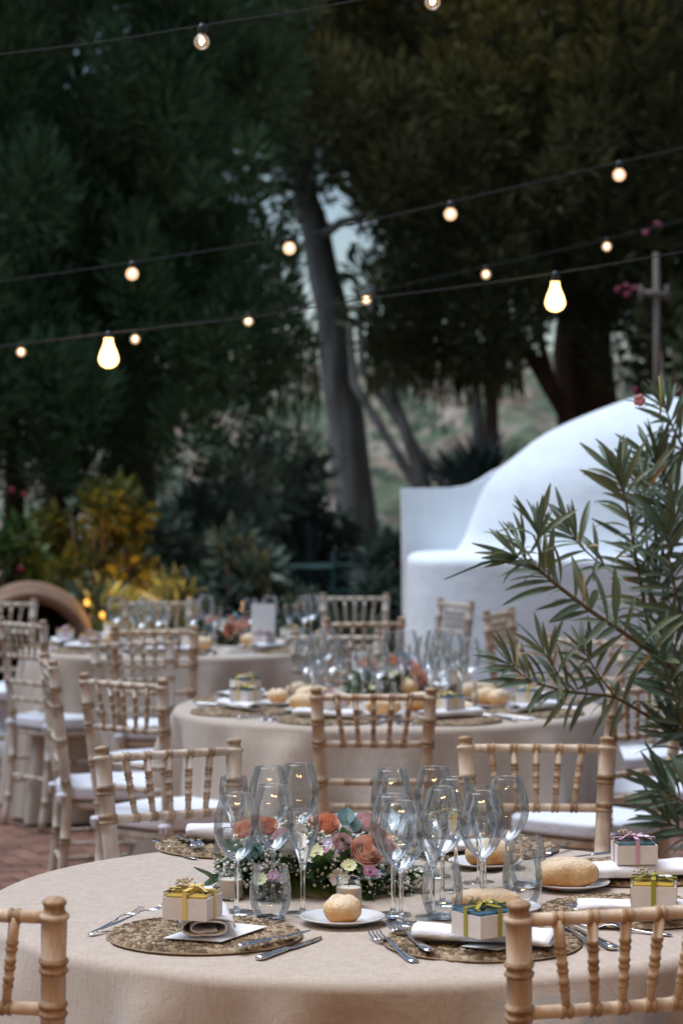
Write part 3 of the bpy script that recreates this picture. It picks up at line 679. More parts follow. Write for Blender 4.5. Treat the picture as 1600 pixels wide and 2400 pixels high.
def make_chair(mats):
    r = empty('chiavari_chair', (0, 0, 0))
    for s in (-1, 1):
        mb = MB(); path = [(s*(.150), .004, 0), (s*.146, .03, .15), (s*.143, .047, .33), (s*.144, .052, .45), (s*hw(.6), by(.6), .6), (s*hw(.75), by(.75), .75), (s*.1695, 0, .92)]
        turned(mb, path, .0165, .0195, [.12, .30, .50, .64, .757, .823], 12, True); mb.build('post', mats, r)
        mb = MB(); turned(mb, [(s*.19, .42, 0), (s*.19, .425, .2), (s*.188, .42, .435)], .013, .018, [.10, .26, .39], 10); mb.build('leg', mats, r)
    for i, z in enumerate(ZR):
        h = hw(z); y = by(z); mb = MB()
        rings = [] if i > 1 else [h+(k-2)*(.0545 if i == 0 else .0445) for k in range(5)]
        if i > 1: rings = [h*2*q/4 for q in (1, 2, 3)]
        turned(mb, [(-h, y, z), (-h*.5, y-.006, z), (0, y-.008, z), (h*.5, y-.006, z), (h, y, z)], .0105, .0105, rings, 10, rs=.8); mb.build('rail', mats, r)
    for k in range(5):
        a = (k-2)*.0545; c = (k-2)*.0445; mb = MB()
        p0 = Vector((c, by(.75)-.007, .75)); p1 = Vector((a, by(.89)-.007, .89)); L_ = (p1-p0).length
        n_ = [p0.lerp(p1, t) for t in (0, .2, .5, .8, 1)]
        turned(mb, n_, .0068, .0088, [.040, .068, .097], 8, rs=.75); mb.build('spindle', mats, r)
    # seat
    def seatp(f, z0, z1, infl=0):
        m_ = MB(); n = 40
        def pt(u, v):
            a = 2*PI*u; ca, sa = math.cos(a), math.sin(a); e_ = .55
            x = math.copysign(abs(ca)**e_, ca); y = math.copysign(abs(sa)**e_, sa)
            wy = .235+y*.195; wx = .165+.035*(y*.5+.5)
            if v < .25: k, z = .93+.07*math.sin(v/.25*PI/2), z0+(z1-z0)*.2*(1-math.cos(v/.25*PI/2))
            elif v < .6: k, z = 1, z0+(z1-z0)*(.2+.5*(v-.25)/.35)
            else: t = (v-.6)/.4; k, z = math.cos(t*PI/2)**.55 if t < 1 else 0, z0+(z1-z0)*(.7+.3*math.sin(t*PI/2))
            return (x*wx*k*f, wy*1+((y*.195)*k*f-y*.195), z + (infl*noise.noise(Vector((x*3, y*3, 0))) if v > .3 else 0))
        m_.grid(pt, n, 15, closeu=True); return m_
    seatp(1.0, .405, .438).build('seat', [mats[0]], r)
    cu = seatp(1.05, .437, .497, .006).build('cushion', 'cushion', r)
    for s in (-1, 1):
        mb = MB(); mb.ball((s*.147, .035, .455), (.022, .024, .010), 10, 6); mb.ball((s*.160, .025, .447), (.007, .006, .018), 8, 5); mb.ball((s*.145, .02, .443), (.006, .006, .020), 8, 5); mb.build('tie', 'cushion', cu)
    for s in (-1, 1):
        for z in (.19, .29):
            mb = MB(); turned(mb, [(s*.146, .045, z), (s*.19, .42, z)], .009, .009, [.12, .26], 8, rs=.8); mb.build('stretcher', mats, r)
    for z in (.15, .25):
        mb = MB(); turned(mb, [(-.19, .42, z), (.19, .42, z)], .009, .009, [.12, .26], 8, rs=.8); mb.build('stretcher', mats, r)
    mb = MB(); turned(mb, [(-.145, .04, .22), (.145, .04, .22)], .009, .009, [.09, .2], 8, rs=.8); mb.build('stretcher', mats, r)
    return r
pale = make_chair(['wood', 'ring']); honey = make_chair(['honey', 'honeyring']); index()
used = set()
def place(proto, cx, cy, ang, label, group):
    """centre of the back's top on the ground plan; ang = heading the sitter faces, degrees from +Y towards -X"""
    o = proto if proto.name not in used else copy_tree(proto); used.add(proto.name)
    o.location = (cx, cy, 0); o.rotation_euler = (0, 0, math.radians(ang)); tag(o, label, 'chair', group); return o
CG = ['chairs at the near table', 'chairs at the middle table', 'chairs at the far table']
H = honey
CH_ = [(H, -.588, 3.605, -13, 'honey bamboo-style chair back cropped by the left edge of the photo', 0),
  (H, .421, 3.59, 17, 'honey bamboo-style chair back in the lower right corner, nearest the camera', 0),
  (pale, -.404, 5.66, 208.5, 'limewashed bamboo-style chair back beside the forks of the near table', 0),
  (H, .465, 5.79, 178, 'honey bamboo-style chair back behind the clustered wine glasses', 0),
  (H, .094, 7.13, -2, 'bamboo-style chair drawn up to the middle of the middle table', 1),
  (pale, -.682, 7.56, -39, 'limewashed bamboo-style chair right behind the cropped cutlery, turned to the middle table', 1),
  (pale, -1.015, 8.38, -78, 'limewashed chair seen edge-on with its white cushion tie showing', 1),
  (H, .937, 7.39, 45, 'bamboo-style chair behind the lower oleander leaves with a white cushion', 1),
  (pale, -.812, 9.38, 215, 'pale chair between the middle table and the far table, facing the middle table', 1),
  (pale, -.02, 9.76, 180, 'chair behind the middle table flowers, nearly hidden by glasses', 1),
  (H, .967, 9.5, 142, 'chair behind the oleander leaves in front of the white oven wall', 1),
  (pale, 1.25, 8.3, 88, 'chair beyond the oleander with only its white seat showing', 1),
  (pale, 1.32, 9.4, 115, 'chair farthest behind the oleander, pale seat between the leaves', 1),
  (pale, -1.40, 10.60, -50, 'pale chair in front of the far table at the left edge', 2),
  (pale, -1.735, 12.33, 180, 'pale chair in front of the clay arch', 2),
  (H, -.78, 10.1, 0, 'chair drawn up to the front of the far table', 2),
  (H, .10, 10.65, 12, 'chair right of the far table in front of the chair by the trunk', 2),
  (pale, .07, 12.9, 180, 'chair on the far side of the far table nearest the grey trunk', 2),
  (H, -.94, 12.4, 180, 'chair on the far side of the far table behind the wine glasses', 2),
  (pale, .58, 12.28, 115, 'pale narrow-looking chair standing against the white oven', None),
  (H, .74, 11.4, 246, 'brown narrow-looking chair turned away in front of the white oven', None)]
for pr, x, y, a, l, g in CH_: place(pr, x, y, a, l, CG[g] if g is not None else 'chairs by the oven')

# ------------------------------------------------------------------ tables
TOP = .752
def table(cx, cy, R_, label, seed):
    rnd = random.Random(seed); e_ = tag(empty('round_table', (cx, cy, 0)), label, 'table', 'round tables under linen cloths')
    ph = [(n, rnd.uniform(0, 6.28), rnd.uniform(.5, 1)) for n in (5, 8, 11, 13, 17, 23)]
    cre = [(rnd.uniform(-.5, .5), rnd.uniform(0, 3.14)) for _ in range(4)]
    NU = 240; rows = []
    for i in range(1, 16): rows.append(('t', (R_-.022)*i/15))
    for i in range(1, 7): rows.append(('e', i/6))
    for i in range(1, 26): rows.append(('s', i/25))
    vs = [(0, 0, TOP)]; fs = []
    for kind, v in rows:
        for k in range(NU):
            a = 2*PI*k/NU; fold = sum(w_*math.sin(n*a+p) for n, p, w_ in ph)/3
            if kind == 't':
                x, y = v*math.cos(a), v*math.sin(a); z = TOP
                for off, th in cre:
                    dd = x*math.cos(th)+y*math.sin(th)-off*R_; z += .0042*math.exp(-(dd/.011)**2)
                z += .0009*noise.noise(Vector((x*7, y*7, seed)))
            elif kind == 'e':
                t_ = v*PI/2; r = R_-.022+.022*math.sin(t_); z = TOP-.022*(1-math.cos(t_)); x, y = r*math.cos(a), r*math.sin(a)
            else:
                z = (TOP-.022)*(1-v)+.012*v; g = v**.6
                r = R_+.028*v**.8+g*(.13*fold)+.05*g*max(0, fold)+min(1, v*3.5)*(.017*math.sin(29*a+ph[0][1]+2*math.sin(3*a))*(.5+.5*math.sin(4*a+ph[2][1]))+.010*math.sin(47*a+ph[1][1]+3*math.sin(5*a)))*(.45+.55*v)+.006*noise.noise(Vector((math.cos(a)*6, math.sin(a)*6, v*3+seed)))*min(1, v*3)
                x, y = r*math.cos(a), r*math.sin(a)
            vs.append((x, y, z))
    for k in range(NU): fs.append((0, 1+k, 1+(k+1) % NU))
    for j in range(len(rows)-1):
        for k in range(NU):
            k2 = (k+1) % NU; fs.append((1+j*NU+k, 1+(j+1)*NU+k, 1+(j+1)*NU+k2, 1+j*NU+k2))
    mb = MB(); mb.add(vs, fs); mb.build('tablecloth', 'linen', e_)
    mb = MB(); mb.lathe([(.02, .715), (R_-.03, .715), (R_-.03, .745), (.02, .745)], 48); mb.build('tabletop', 'wood', e_, False)
    return e_
TB = [(.072, 4.52, .742), (.162, 8.32, .742), (-.755, 11.28, .738)]
table(*TB[0], 'large round table under a beige linen cloth, nearest the camera', 1)
table(*TB[1], 'middle round table under a beige linen cloth, partly behind the oleander', 2)
table(*TB[2], 'far round table under a beige linen cloth by the garden edge', 3)

# ------------------------------------------------------------------ tableware prototypes (each mesh built once, then linked)
def lathe_me(name, prof, mat, seg=28, cap=False):
    mb = MB(); mb.lathe(prof, seg, cap=cap); return mb.mesh(name, mat)
def smooth_prof(ps, n=4):
    out = []
    for i in range(len(ps)-1):
        p0, p1, p2, p3 = ps[max(0, i-1)], ps[i], ps[i+1], ps[min(len(ps)-1, i+2)]
        for k in range(n):
            t = k/n; out.append(tuple(.5*((2*p1[q])+(-p0[q]+p2[q])*t+(2*p0[q]-5*p1[q]+4*p2[q]-p3[q])*t*t+(-p0[q]+3*p1[q]-3*p2[q]+p3[q])*t**3) for q in (0, 1)))
    out.append(ps[-1]); return out
wine_b = lathe_me('wine_bowl', smooth_prof([(.004, .094), (.012, .098), (.026, .112), (.037, .132), (.0412, .152), (.0395, .175), (.034, .198), (.0282, .2155)])+[(.0276, .2157)], 'glass')
wine_s = lathe_me('wine_stem', smooth_prof([(.0075, .0035), (.005, .012), (.0039, .03), (.0036, .065), (.0042, .088), (.006, .097), (.001, .0985)]), 'stemglass', 14)
foot_m = lathe_me('glass_foot', [(.0005, .0005), (.030, .0005), (.0322, .0015), (.0315, .0026), (.020, .0032), (.0095, .0045), (.0005, .0062)], 'glass', 28)
flute_b = lathe_me('flute_bowl', smooth_prof([(.0035, .080), (.006, .088), (.0125, .108), (.021, .128), (.0275, .148), (.0290, .160), (.0280, .174), (.0258, .1875)])+[(.0252, .1877)], 'glass')
flute_s = lathe_me('flute_stem', smooth_prof([(.0075, .0035), (.0048, .012), (.0038, .03), (.0040, .06), (.0052, .082), (.0075, .092), (.001, .094)]), 'stemglass', 14)
tumb_b = lathe_me('tumbler_wall', smooth_prof([(.0235, .004), (.030, .014), (.0365, .034), (.0372, .052), (.0345, .076), (.0300, .0975)])+[(.0294, .0977)], 'glass')
tumb_f = lathe_me('tumbler_base', [(.0005, .0005), (.021, .0005), (.0245, .003), (.026, .0065), (.015, .0085), (.0005, .009)], 'stemglass', 28)
GS = {'w': ('wine_glass', [('bowl', wine_b), ('stem', wine_s), ('foot', foot_m)]), 'f': ('champagne_flute', [('bowl', flute_b), ('stem', flute_s), ('foot', foot_m)]), 't': ('tumbler', [('wall', tumb_b), ('base', tumb_f)])}
def glass(kind, u, v, label, group, z=TOP+.0015):
    nm, ps = GS[kind]; e_ = tag(empty(nm, on(u, v, z)), label, {'w': 'wine glass', 'f': 'champagne flute', 't': 'tumbler'}[kind], group)
    e_.rotation_euler = (random.gauss(0, .006), random.gauss(0, .006), random.uniform(0, 6))
    for n_, me in ps: obj(n_, me, e_)
    return e_

# braided round placemat
def braid_mesh(R_):
    V = []; Fc = []
    octv = [(1, 0, 0), (-1, 0, 0), (.0, 1, 0), (0, -1, 0), (.35, .55, .8), (-.35, .55, .8), (.35, -.55, .8), (-.35, -.55, .8)]
    octf = [(0, 2, 4), (0, 4, 6), (0, 6, 3), (4, 2, 5), (4, 5, 7, 6), (6, 7, 3), (1, 5, 2), (1, 7, 5), (1, 3, 7)]
    rr = .010
    while rr < R_:
        n = max(6, int(2*PI*rr/.0115)); 
        for lane, sl in ((-1, .75), (1, -.75)):
            for k in range(n):
                a = 2*PI*(k+.5*(lane > 0))/n+random.uniform(-.1, .1)/n; r = rr+lane*.0041+random.uniform(-.0006, .0006)
                c, s = math.cos(a), math.sin(a); ang = a+PI/2+sl*.85+random.uniform(-.15, .15); cc, ss = math.cos(ang), math.sin(ang)
                lx, ly, lz = .0118*random.uniform(.85, 1.15), .0043, .0066*random.uniform(.8, 1.2); b0 = len(V); til = random.uniform(-.15, .15)
                for (x, y, z) in octv:
                    X = x*lx; Y = y*ly; V.append((r*c+X*cc-Y*ss, r*s+X*ss+Y*cc, .0035+z*lz+X*til))
                for f in octf: Fc.append(tuple(i+b0 for i in f))
        rr += .0160
    me = bpy.data.meshes.new('placemat'); me.from_pydata(V, [], Fc); me.materials.append(M['seagrass']); me.polygons.foreach_set('use_smooth', [True]*len(me.polygons)); me.update(); return me
mat_me = braid_mesh(.166)
und = MB(); und.lathe([(.001, .0012), (.165, .0012), (.168, .003), (.165, .0042), (.001, .0042)], 48); und_me = und.mesh('placemat_back', 'seagrass')
def mat_(u, v, label, group, loc=None):
    e_ = tag(empty('placemat', loc if loc is not None else on(u, v, TOP+.001)), label, 'placemat', group); e_.rotation_euler = (0, 0, random.uniform(0, 6)); obj('braid', mat_me, e_); obj('backing', und_me, e_); return e_
# cutlery: along +Y, handle end at the origin
def fork_mesh():
    mb = MB(); pts = [(0, 0, .002), (0, .012, .0028), (0, .05, .0035), (0, .10, .007), (0, .125, .0115), (0, .140, .010), (0, .150, .006), (0, .158, .0045)]
    rd = [(.006, .001), (.0088, .0022), (.0065, .0022), (.0038, .0018), (.0032, .0016), (.006, .0013), (.0112, .0011), (.0118, .001)]
    mb.tube(pts, rd, 10)
    for k in range(4):
        x = (k-1.5)*.0063; mb.tube([(x, .155, .0048), (x, .175, .0042), (x*.97, .192, .007), (x*.93, .203, .0115)], [(.0021, .001), (.002, .001), (.0017, .0008), (.0007, .0006)], 6)
    return mb.mesh('fork', 'steel')
def knife_mesh():
    mb = MB(); mb.tube([(0, 0, .0045), (0, .006, .0046), (0, .03, .0046), (0, .085, .0042), (0, .100, .0042), (0, .104, .0042)], [(.006, .003), (.0098, .0044), (.0088, .0042), (.0072, .0038), (.0075, .0038), (.005, .002)], 10)
    mb.tube([(0, .102, .0042), (.0005, .11, .0035), (.0012, .15, .0025), (.0012, .20, .0022), (-.001, .225, .0022), (-.004, .236, .0022)], [(.0055, .0016), (.0085, .0012), (.0098, .001), (.0092, .0009), (.006, .0008), (.001, .0006)], 8)
    return mb.mesh('knife', 'steel')
def spoon_mesh():
    mb = MB(); mb.tube([(0, 0, .002), (0, .012, .003), (0, .06, .004), (0, .11, .009), (0, .125, .009)], [(.005, .001), (.008, .002), (.005, .002), (.003, .0016), (.003, .0016)], 10)
    mb.grid(lambda u, v: (math.cos(2*PI*u)*.0165*v, .148+math.sin(2*PI*u)*.026*v, .0015+.0065*v*v), 24, 7, closeu=True); return mb.mesh('spoon', 'steel')
CM = {'fork': fork_mesh(), 'knife': knife_mesh(), 'spoon': spoon_mesh()}; CL = {'fork': .203, 'knife': .236, 'spoon': .174}
def cut(kind, h, t_, label, group, z0=TOP+.001, z1=None):
    z1 = z0 if z1 is None else z1; a = on(h[0], h[1], z0); c = on(t_[0], t_[1], z1); d = c-a; L_ = d.length
    o = obj(kind, CM[kind]); o.location = a; o.rotation_euler = (math.asin(max(-1, min(1, d.z/L_))), 0, math.atan2(-d.x, d.y)); s_ = max(.7, min(1.15, L_/CL[kind])); o.scale = (s_,)*3
    return tag(o, label, kind, group)
# folded napkin: flattened roll along X
def napkin_mesh(L_, wd, ht, seed, flare=0.0):
    rnd = random.Random(seed); mb = MB(); nu, nv = 46, 18
    def pt(u, v):
        tt = u*1.9*2*PI; r = 1-.58*u; x = (v-.5)*L_
        k = 1+flare*max(0, v-.55)**2*6
        e_ = .8; cy = math.copysign(abs(math.cos(tt))**e_, math.cos(tt)); cz = math.copysign(abs(math.sin(tt))**e_, math.sin(tt))
        nz = noise.noise(Vector((x*16+seed, cy*1.3, cz)))*.004+noise.noise(Vector((x*40, seed, cy*3)))*.0014*(1+flare*8*max(0, v-.5))
        return (x+.004*noise.noise(Vector((u*9, seed, v*2))), cy*wd/2*r*k+nz, ht/2+cz*ht/2*r*(1/k**.5)+nz*.7)
    mb.grid(pt, nu, nv); return mb.mesh('napkin', 'napkin')
def napkin(loc, rz, L_, wd, ht, seed, label, group, flare=0.0):
    o = obj('napkin', napkin_mesh(L_, wd, ht, seed, flare), None, loc, rz); s_ = o.modifiers.new('thick', 'SOLIDIFY'); s_.thickness = .0026; s_.offset = 0
    return tag(o, label, 'napkin', group)
# gift box
def gift(loc, rz, fill, rib, label, group, size=(.078, .078), tagm=True):
    e_ = tag(empty('gift_box', loc, rz), label, 'gift box', group); a, c = size
    mb = MB(); t_ = .003; hh = .033
    mb.box((0, 0, .0015), (a, c, .003)); mb.box((0, -c/2+t_/2, hh/2+.003), (a, t_, hh)); mb.box((0, c/2-t_/2, hh/2+.003), (a, t_, hh)); mb.box((-a/2+t_/2, 0, hh/2+.003), (t_, c-2*t_, hh-.0002)); mb.box((a/2-t_/2, 0, hh/2+.003), (t_, c-2*t_, hh-.0002))
    mb.build('tray', 'box', e_, False)
    mb = MB(); mb.box((0, 0, .022), (a-.008, c-.008, .036)); bevel(mb.build('contents', fill, e_, False), .002)
    mb = MB(); z0, z1 = .0365, .0455; q = a/2-.0008; w_ = c/2-.0008
    mb.add([(-q, -w_, z0), (q, -w_, z0), (q, w_, z0), (-q, w_, z0), (-q, -w_, z1), (q, -w_, z1), (q, w_, z1), (-q, w_, z1)], [(0, 1, 5, 4), (1, 2, 6, 5), (2, 3, 7, 6), (3, 0, 4, 7), (4, 5, 6, 7)]); mb.build('lid', 'acrylic', e_, False)
    rb = MB(); e2 = .0012; rw = .008
    for (sx, sy, rot) in ((rw, c, 0), (rw, a, PI/2)):
        mt = Matrix.Rotation(rot, 3, 'Z'); hz = .0468; hy = sy/2+e2
        rb.box(mt @ Vector((0, -hy, hz/2)), (rw, .0012, hz), mat=mt); rb.box(mt @ Vector((0, hy, hz/2)), (rw, .0012, hz), mat=mt); rb.box(Vector((0, 0, hz+(.0006 if rot else .0016))), (rw, sy+2*e2, .001), mat=mt)
    rb.build('ribbon', rib, e_, False)
    bw = MB()
    for s_ in (-1, 1):
        bw.grid(lambda u, v, s_=s_: (s_*(.003+.016*math.sin(u*PI)), (v-.5)*.008+.004*math.sin(u*PI*2), .0485+.008*math.sin(2*PI*u)*.5+.003*math.sin(u*PI)), 14, 3)
        bw.grid(lambda u, v, s_=s_: (s_*(.002+.030*u), (v-.5)*.009-.014*u, .0495+.004*math.sin(u*5)), 8, 3)
    bw.ball((0, 0, .051), (.006, .006, .004), 8, 5); bw.build('bow', rib, e_)
    dr = MB(); rnd = random.Random(label)
    for k in range(26):
        p = Vector((rnd.gauss(-.016, .008), rnd.gauss(.008, .007), .051+rnd.random()*.010)); dr.ball(p, rnd.uniform(.0016, .0032), 6, 4)
    dr.build('dried_sprig', 'dried', e_)
    if tagm:
        mb = MB(); mb.lathe([(.0002, .0472), (.012, .0472), (.012, .048), (.0002, .048)], 20, (.02, .012, 0)); mb.build('tag', 'card', e_, False)
    return e_
# bread and plates
plate_me = lathe_me('plate', smooth_prof([(.0005, .003), (.03, .0028), (.043, .0035), (.050, .007), (.066, .012), (.0745, .0145)], 3)+[(.0762, .0142), (.075, .012), (.062, .009), (.047, .0022), (.042, .0005), (.02, .0008), (.0005, .001)], 'china', 44)
def plate(u, v, label, group): 
    return tag(obj('bread_plate', plate_me, None, on(u, v, TOP+.0015)), label, 'plate', group)
def bread_mesh(L_, wd, ht, seed, split=True):
    mb = MB(); nu, nv = 36, 28
    def pt(u, v):
        a = 2*PI*u; x = -math.cos(PI*v); pr = math.sin(PI*v)**.62*(1-.14*abs(x)**3)
        y = math.cos(a); z = math.sin(a); zz = (.5+.5*z*(1 if z > 0 else .95))
        cut_ = 0
        if split and z > .3: cut_ = -.42*math.exp(-((y-.1-.2*math.sin(x*1.5+seed))/.09)**2)*math.sin(PI*v)*(z-.3)
        n_ = 1+.10*noise.noise(Vector((x*1.9+seed, y*1.5, z*1.5)))+.03*noise.noise(Vector((x*6+seed, y*5, z*5)))+.10*math.exp(-((y-.38)/.2)**2)*max(0, z)
        return (x*L_/2, y*wd/2*pr*n_, ht*(.5+(z*.5*pr+cut_)*n_))
    mb.grid(pt, nu, nv, closeu=True); return mb.mesh('bread', 'bread')
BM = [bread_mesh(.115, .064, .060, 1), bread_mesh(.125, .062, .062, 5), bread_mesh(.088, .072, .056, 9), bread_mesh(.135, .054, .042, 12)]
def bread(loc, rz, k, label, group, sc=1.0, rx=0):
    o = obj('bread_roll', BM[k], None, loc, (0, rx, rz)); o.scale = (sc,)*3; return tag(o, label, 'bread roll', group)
# candle in a glass jar
def candle(u, v, label, group):
    e_ = tag(empty('candle_jar', on(u, v, TOP+.0015)), label, 'candle', group)
    mb = MB(); mb.lathe([(.0005, .0005), (.022, .0005), (.0245, .003), (.0245, .040), (.0215, .0455), (.0215, .049), (.0232, .051), (.0232, .0545), (.0215, .0548)], 28, cap=False); mb.build('jar', 'glass', e_)
    mb = MB(); mb.lathe([(.0005, .002), (.0205, .002), (.0225, .0035), (.0225, .036), (.021, .037), (.0005, .0368)], 28, cap=False); mb.build('wax', 'wax', e_)
    mb = MB(); mb.tube([(0, 0, .036), (.0005, 0, .043)], .0007, 5); mb.build('wick', 'dark', e_); return e_
def card_flat(pts, label, group, z, text=True):
    P = [on(u, v, z) for u, v in pts]; o_ = sum(P, Vector())/4; e_ = tag(empty('menu_card', o_), label, 'card', group)
    mb = MB(); mb.add([p-o_ for p in P]+[p-o_+Vector((0, 0, .0007)) for p in P], [(0, 1, 2, 3), (7, 6, 5, 4), (0, 4, 5, 1), (1, 5, 6, 2), (2, 6, 7, 3), (3, 7, 4, 0)]); mb.build('sheet', 'card', e_, False)
    if text:
        mb = MB(); rnd = random.Random(3); X = (P[2]-P[3]); Y = (P[0]-P[3])
        for ln in range(3):
            q = .28+rnd.random()*.1
            while q < .72:
                w_ = rnd.uniform(.02, .07); a = P[3]+X*q+Y*(.1+ln*.08)-o_; b_ = a+X*w_+Y*rnd.uniform(-.01, .01); n_ = Y.normalized()*.0008; up = Vector((0, 0, .0012))
                mb.add([a+up, b_+up, b_+n_+up, a+n_+up], [(0, 1, 2, 3)]); q += w_+.02
        mb.build('lettering', 'ink', e_, False)
    return e_

# ------------------------------------------------------------------ near table setting
MT = .0125                                   # placemat thickness
G1 = 'glasses on the near table'
for k, u, v, l in [('w', 554, 2140, 'wine glass in front of the candle jar, next to the yellow gift box'), ('w', 639, 2112, 'wine glass directly behind the stemless tumbler, flowers seen through its bowl'), ('f', 709, 2143, 'champagne flute between the stemless tumbler and the round bread roll'),
    ('w', 702, 2043, 'wine glass with the highest rim behind the flute, before the middle chair'), ('w', 630, 2053, 'back wine glass just behind the bowl above the tumbler'), ('f', 550, 2039, 'flute at the back beside the rolled napkin'),
    ('w', 916, 2062, 'back wine glass just behind the coral rose'), ('f', 926, 2042, 'flute at the back seen through the big wine glass by the coral rose'), ('w', 1017, 2055, 'back wine glass with the highest rim in the bread side cluster'),
    ('w', 1068, 2089, 'wine glass in the middle of the bread side cluster, left of the leaning roll'), ('w', 1036, 2120, 'wine glass whose foot shows through the tumbler of the bread side cluster'), ('f', 1122, 2071, 'flute standing behind two nested bowls in front of the leaning bread roll'),
    ('w', 1188, 2087, 'wine glass nearest the honey chair back, behind the tall tumbler'), ('w', 1128, 2134, 'wine glass rising behind the long bread roll'), ('f', 1134, 2113, 'flute seen inside the bowl of the wine glass above the long roll'),
    ('w', 940, 2166, 'frontmost wine glass, its foot touching the small spoon'), ('w', 921, 2144, 'wine glass half hidden by the frontmost wine glass'), ('f', 1014, 2150, 'champagne flute standing behind the front tumbler in the bread side cluster'),
    ('t', 633, 2156, 'stemless tumbler in front of the flowers'), ('t', 1036, 2152, 'stemless tumbler left of the long bread roll'), ('t', 1224, 2121, 'stemless tumbler in front of the big crusty bread roll'), ('t', 1232, 2078, 'stemless tumbler behind the other tumbler near the chair back'),
    ('t', 985, 2040, 'bluish tumbler base visible behind the flutes at the flowers end'), ('t', 545, 2060, 'tumbler hidden behind the candle jar and wine glass')]:
    glass(k, u, v, l, G1)
PM = [(480, 2196, 'braided placemat under the yellow ribboned gift box'), (1130, 2212, 'braided placemat under the petrol blue topped gift box'), (1478, 2140, 'braided placemat under the mustard gift box with olive ribbon'), (1478, 2048, 'braided placemat under the gift box with pink ribbon'),
      (1122, 1990, 'braided placemat on the far rim behind the leaning bread roll'), (548, 1985, 'braided placemat on the far rim under the rolled napkin')]
for u, v, l in PM: mat_(u, v, l, 'placemats on the near table')
zc = TOP+MT
FG, KG = 'forks on the near table', 'knives on the near table'
cut('fork', (209, 2193), (334, 2134), 'fork at the table edge, handle overhanging nearest the cropped chair', FG, TOP+.002, zc+.012); cut('fork', (236, 2179), (372, 2132), 'fork leaning on the placemat next to the yellow gift box', FG, TOP+.004, zc+.012)
cut('knife', (558, 2222), (731, 2182), 'knife resting on the placemat beside the menu card', KG, zc+.001, zc+.004); cut('knife', (605, 2252), (756, 2198), 'knife lying on the cloth beside the placemat edge', KG)
cut('fork', (972, 2258), (862, 2188), 'fork flat on the cloth in front of the plate with the round roll', FG); cut('fork', (1008, 2232), (902, 2166), 'fork with its handle on the placemat, beside the petrol blue gift box', FG, zc+.001, TOP+.010)
cut('knife', (1438, 2229), (1300, 2160), 'knife seen between the spindles of the nearest honey chair', KG); cut('knife', (1392, 2214), (1290, 2150), 'second knife behind the spindles, closer to the honey post', KG, zc, zc)
cut('spoon', (985, 2180), (925, 2160), 'small spoon at the foot of the frontmost wine glass', 'spoons on the near table')
cut('fork', (1470, 2172), (1333, 2128), 'fork on the placemat below the mustard gift box napkin', FG, zc, zc); cut('fork', (1573, 2194), (1352, 2172), 'fork whose curved handle shows above the chair rail spindles', FG)
cut('knife', (1300, 2140), (1238, 2122), 'dark knife beside the small plate behind the honey post', KG, TOP+.002)
cut('knife', (1452, 2000), (1312, 2013), 'knife lying across the back placemat left of the pink ribbon box', KG, zc-.004); cut('knife', (1640, 2046), (1520, 2055), 'knife under the edge of the pink ribbon box placemat', KG, zc-.002)
cut('fork', (1335, 1975), (1279, 2006), 'fork with a golden glint on the far cloth edge', FG, TOP+.014, TOP+.002)
cut('knife', (360, 1974), (458, 2016), 'knife pointing at the flowers on the far left cloth', KG); cut('fork', (418, 1958), (470, 1996), 'fork resting on the placemat by the rolled napkin', FG, zc+.006, zc); cut('fork', (448, 1958), (476, 1992), 'second fork crossing beside the rolled napkin', FG, zc+.006, zc)
# place settings
NG, BG, KD = 'napkins on the near table', 'gift boxes on the near table', 'menu cards on the near table'
card_flat([(382, 2199), (519, 2208), (626, 2172), (500, 2158)], 'white menu card under the folded napkin and yellow gift box', KD, zc+.001)
p = on(455, 2186, zc+.003); napkin((p.x+.012, p.y+.05, zc+.002), math.radians(-82), .19, .095, .034, 3, 'folded napkin with its rolled end facing the camera under the yellow box', NG)
p = on(448, 2174, zc+.026); gift((p.x, p.y+.045, zc+.0365), math.radians(-17), 'yellow', 'r_yellow', 'white gift box with mustard filling and pale yellow ribbon', BG)
card_flat([(1080, 2218), (1165, 2228), (1290, 2200), (1180, 2190)], 'white menu card peeping out below the napkin of the petrol blue box', KD, zc+.001)
p = on(1150, 2200, zc+.012); napkin((p.x-.01, p.y+.02, zc+.002), math.radians(-14), .235, .075, .026, 8, 'long rolled napkin under the petrol blue topped gift box', NG, .5)
p = on(1140, 2203, zc+.028); gift((p.x, p.y+.05, zc+.029), math.radians(38), 'tealb', 'r_olive', 'white gift box with petrol blue filling and olive ribbon', BG, (.082, .072))
p = on(1500, 2136, zc+.008); napkin((p.x+.01, p.y+.01, zc+.002), math.radians(-3), .24, .070, .024, 12, 'rolled napkin under the mustard and olive gift box', NG)
p = on(1536, 2127, zc+.026); gift((p.x, p.y+.03, zc+.027), math.radians(-8), 'yellow', 'r_olive', 'gift box with mustard filling tied with olive ribbon', BG)
card_flat([(1548, 2042), (1660, 2028), (1640, 2016), (1530, 2030)], 'white menu card sticking out behind the pink ribbon box napkin', KD, zc+.001, False)
p = on(1470, 2044, zc+.01); napkin((p.x+.03, p.y+.0, zc+.002), math.radians(14), .25, .09, .028, 21, 'white napkin spreading behind the pink ribbon gift box', NG, .9)
p = on(1490, 2027, zc+.030); gift((p.x, p.y+.035, zc+.031), math.radians(3), 'teal', 'r_pink', 'white gift box with dark teal filling and pink ribbon', BG)
p = on(515, 1962, zc+.012); napkin((p.x+.03, p.y+.03, zc+.002), math.radians(-4), .2, .075, .034, 30, 'rolled white napkin on the far placemat beside the flute', NG)
p = on(1090, 1985, zc+.01); napkin((p.x, p.y, zc+.002), math.radians(8), .2, .07, .022, 33, 'napkin on the far placemat seen through the wine glasses', NG)
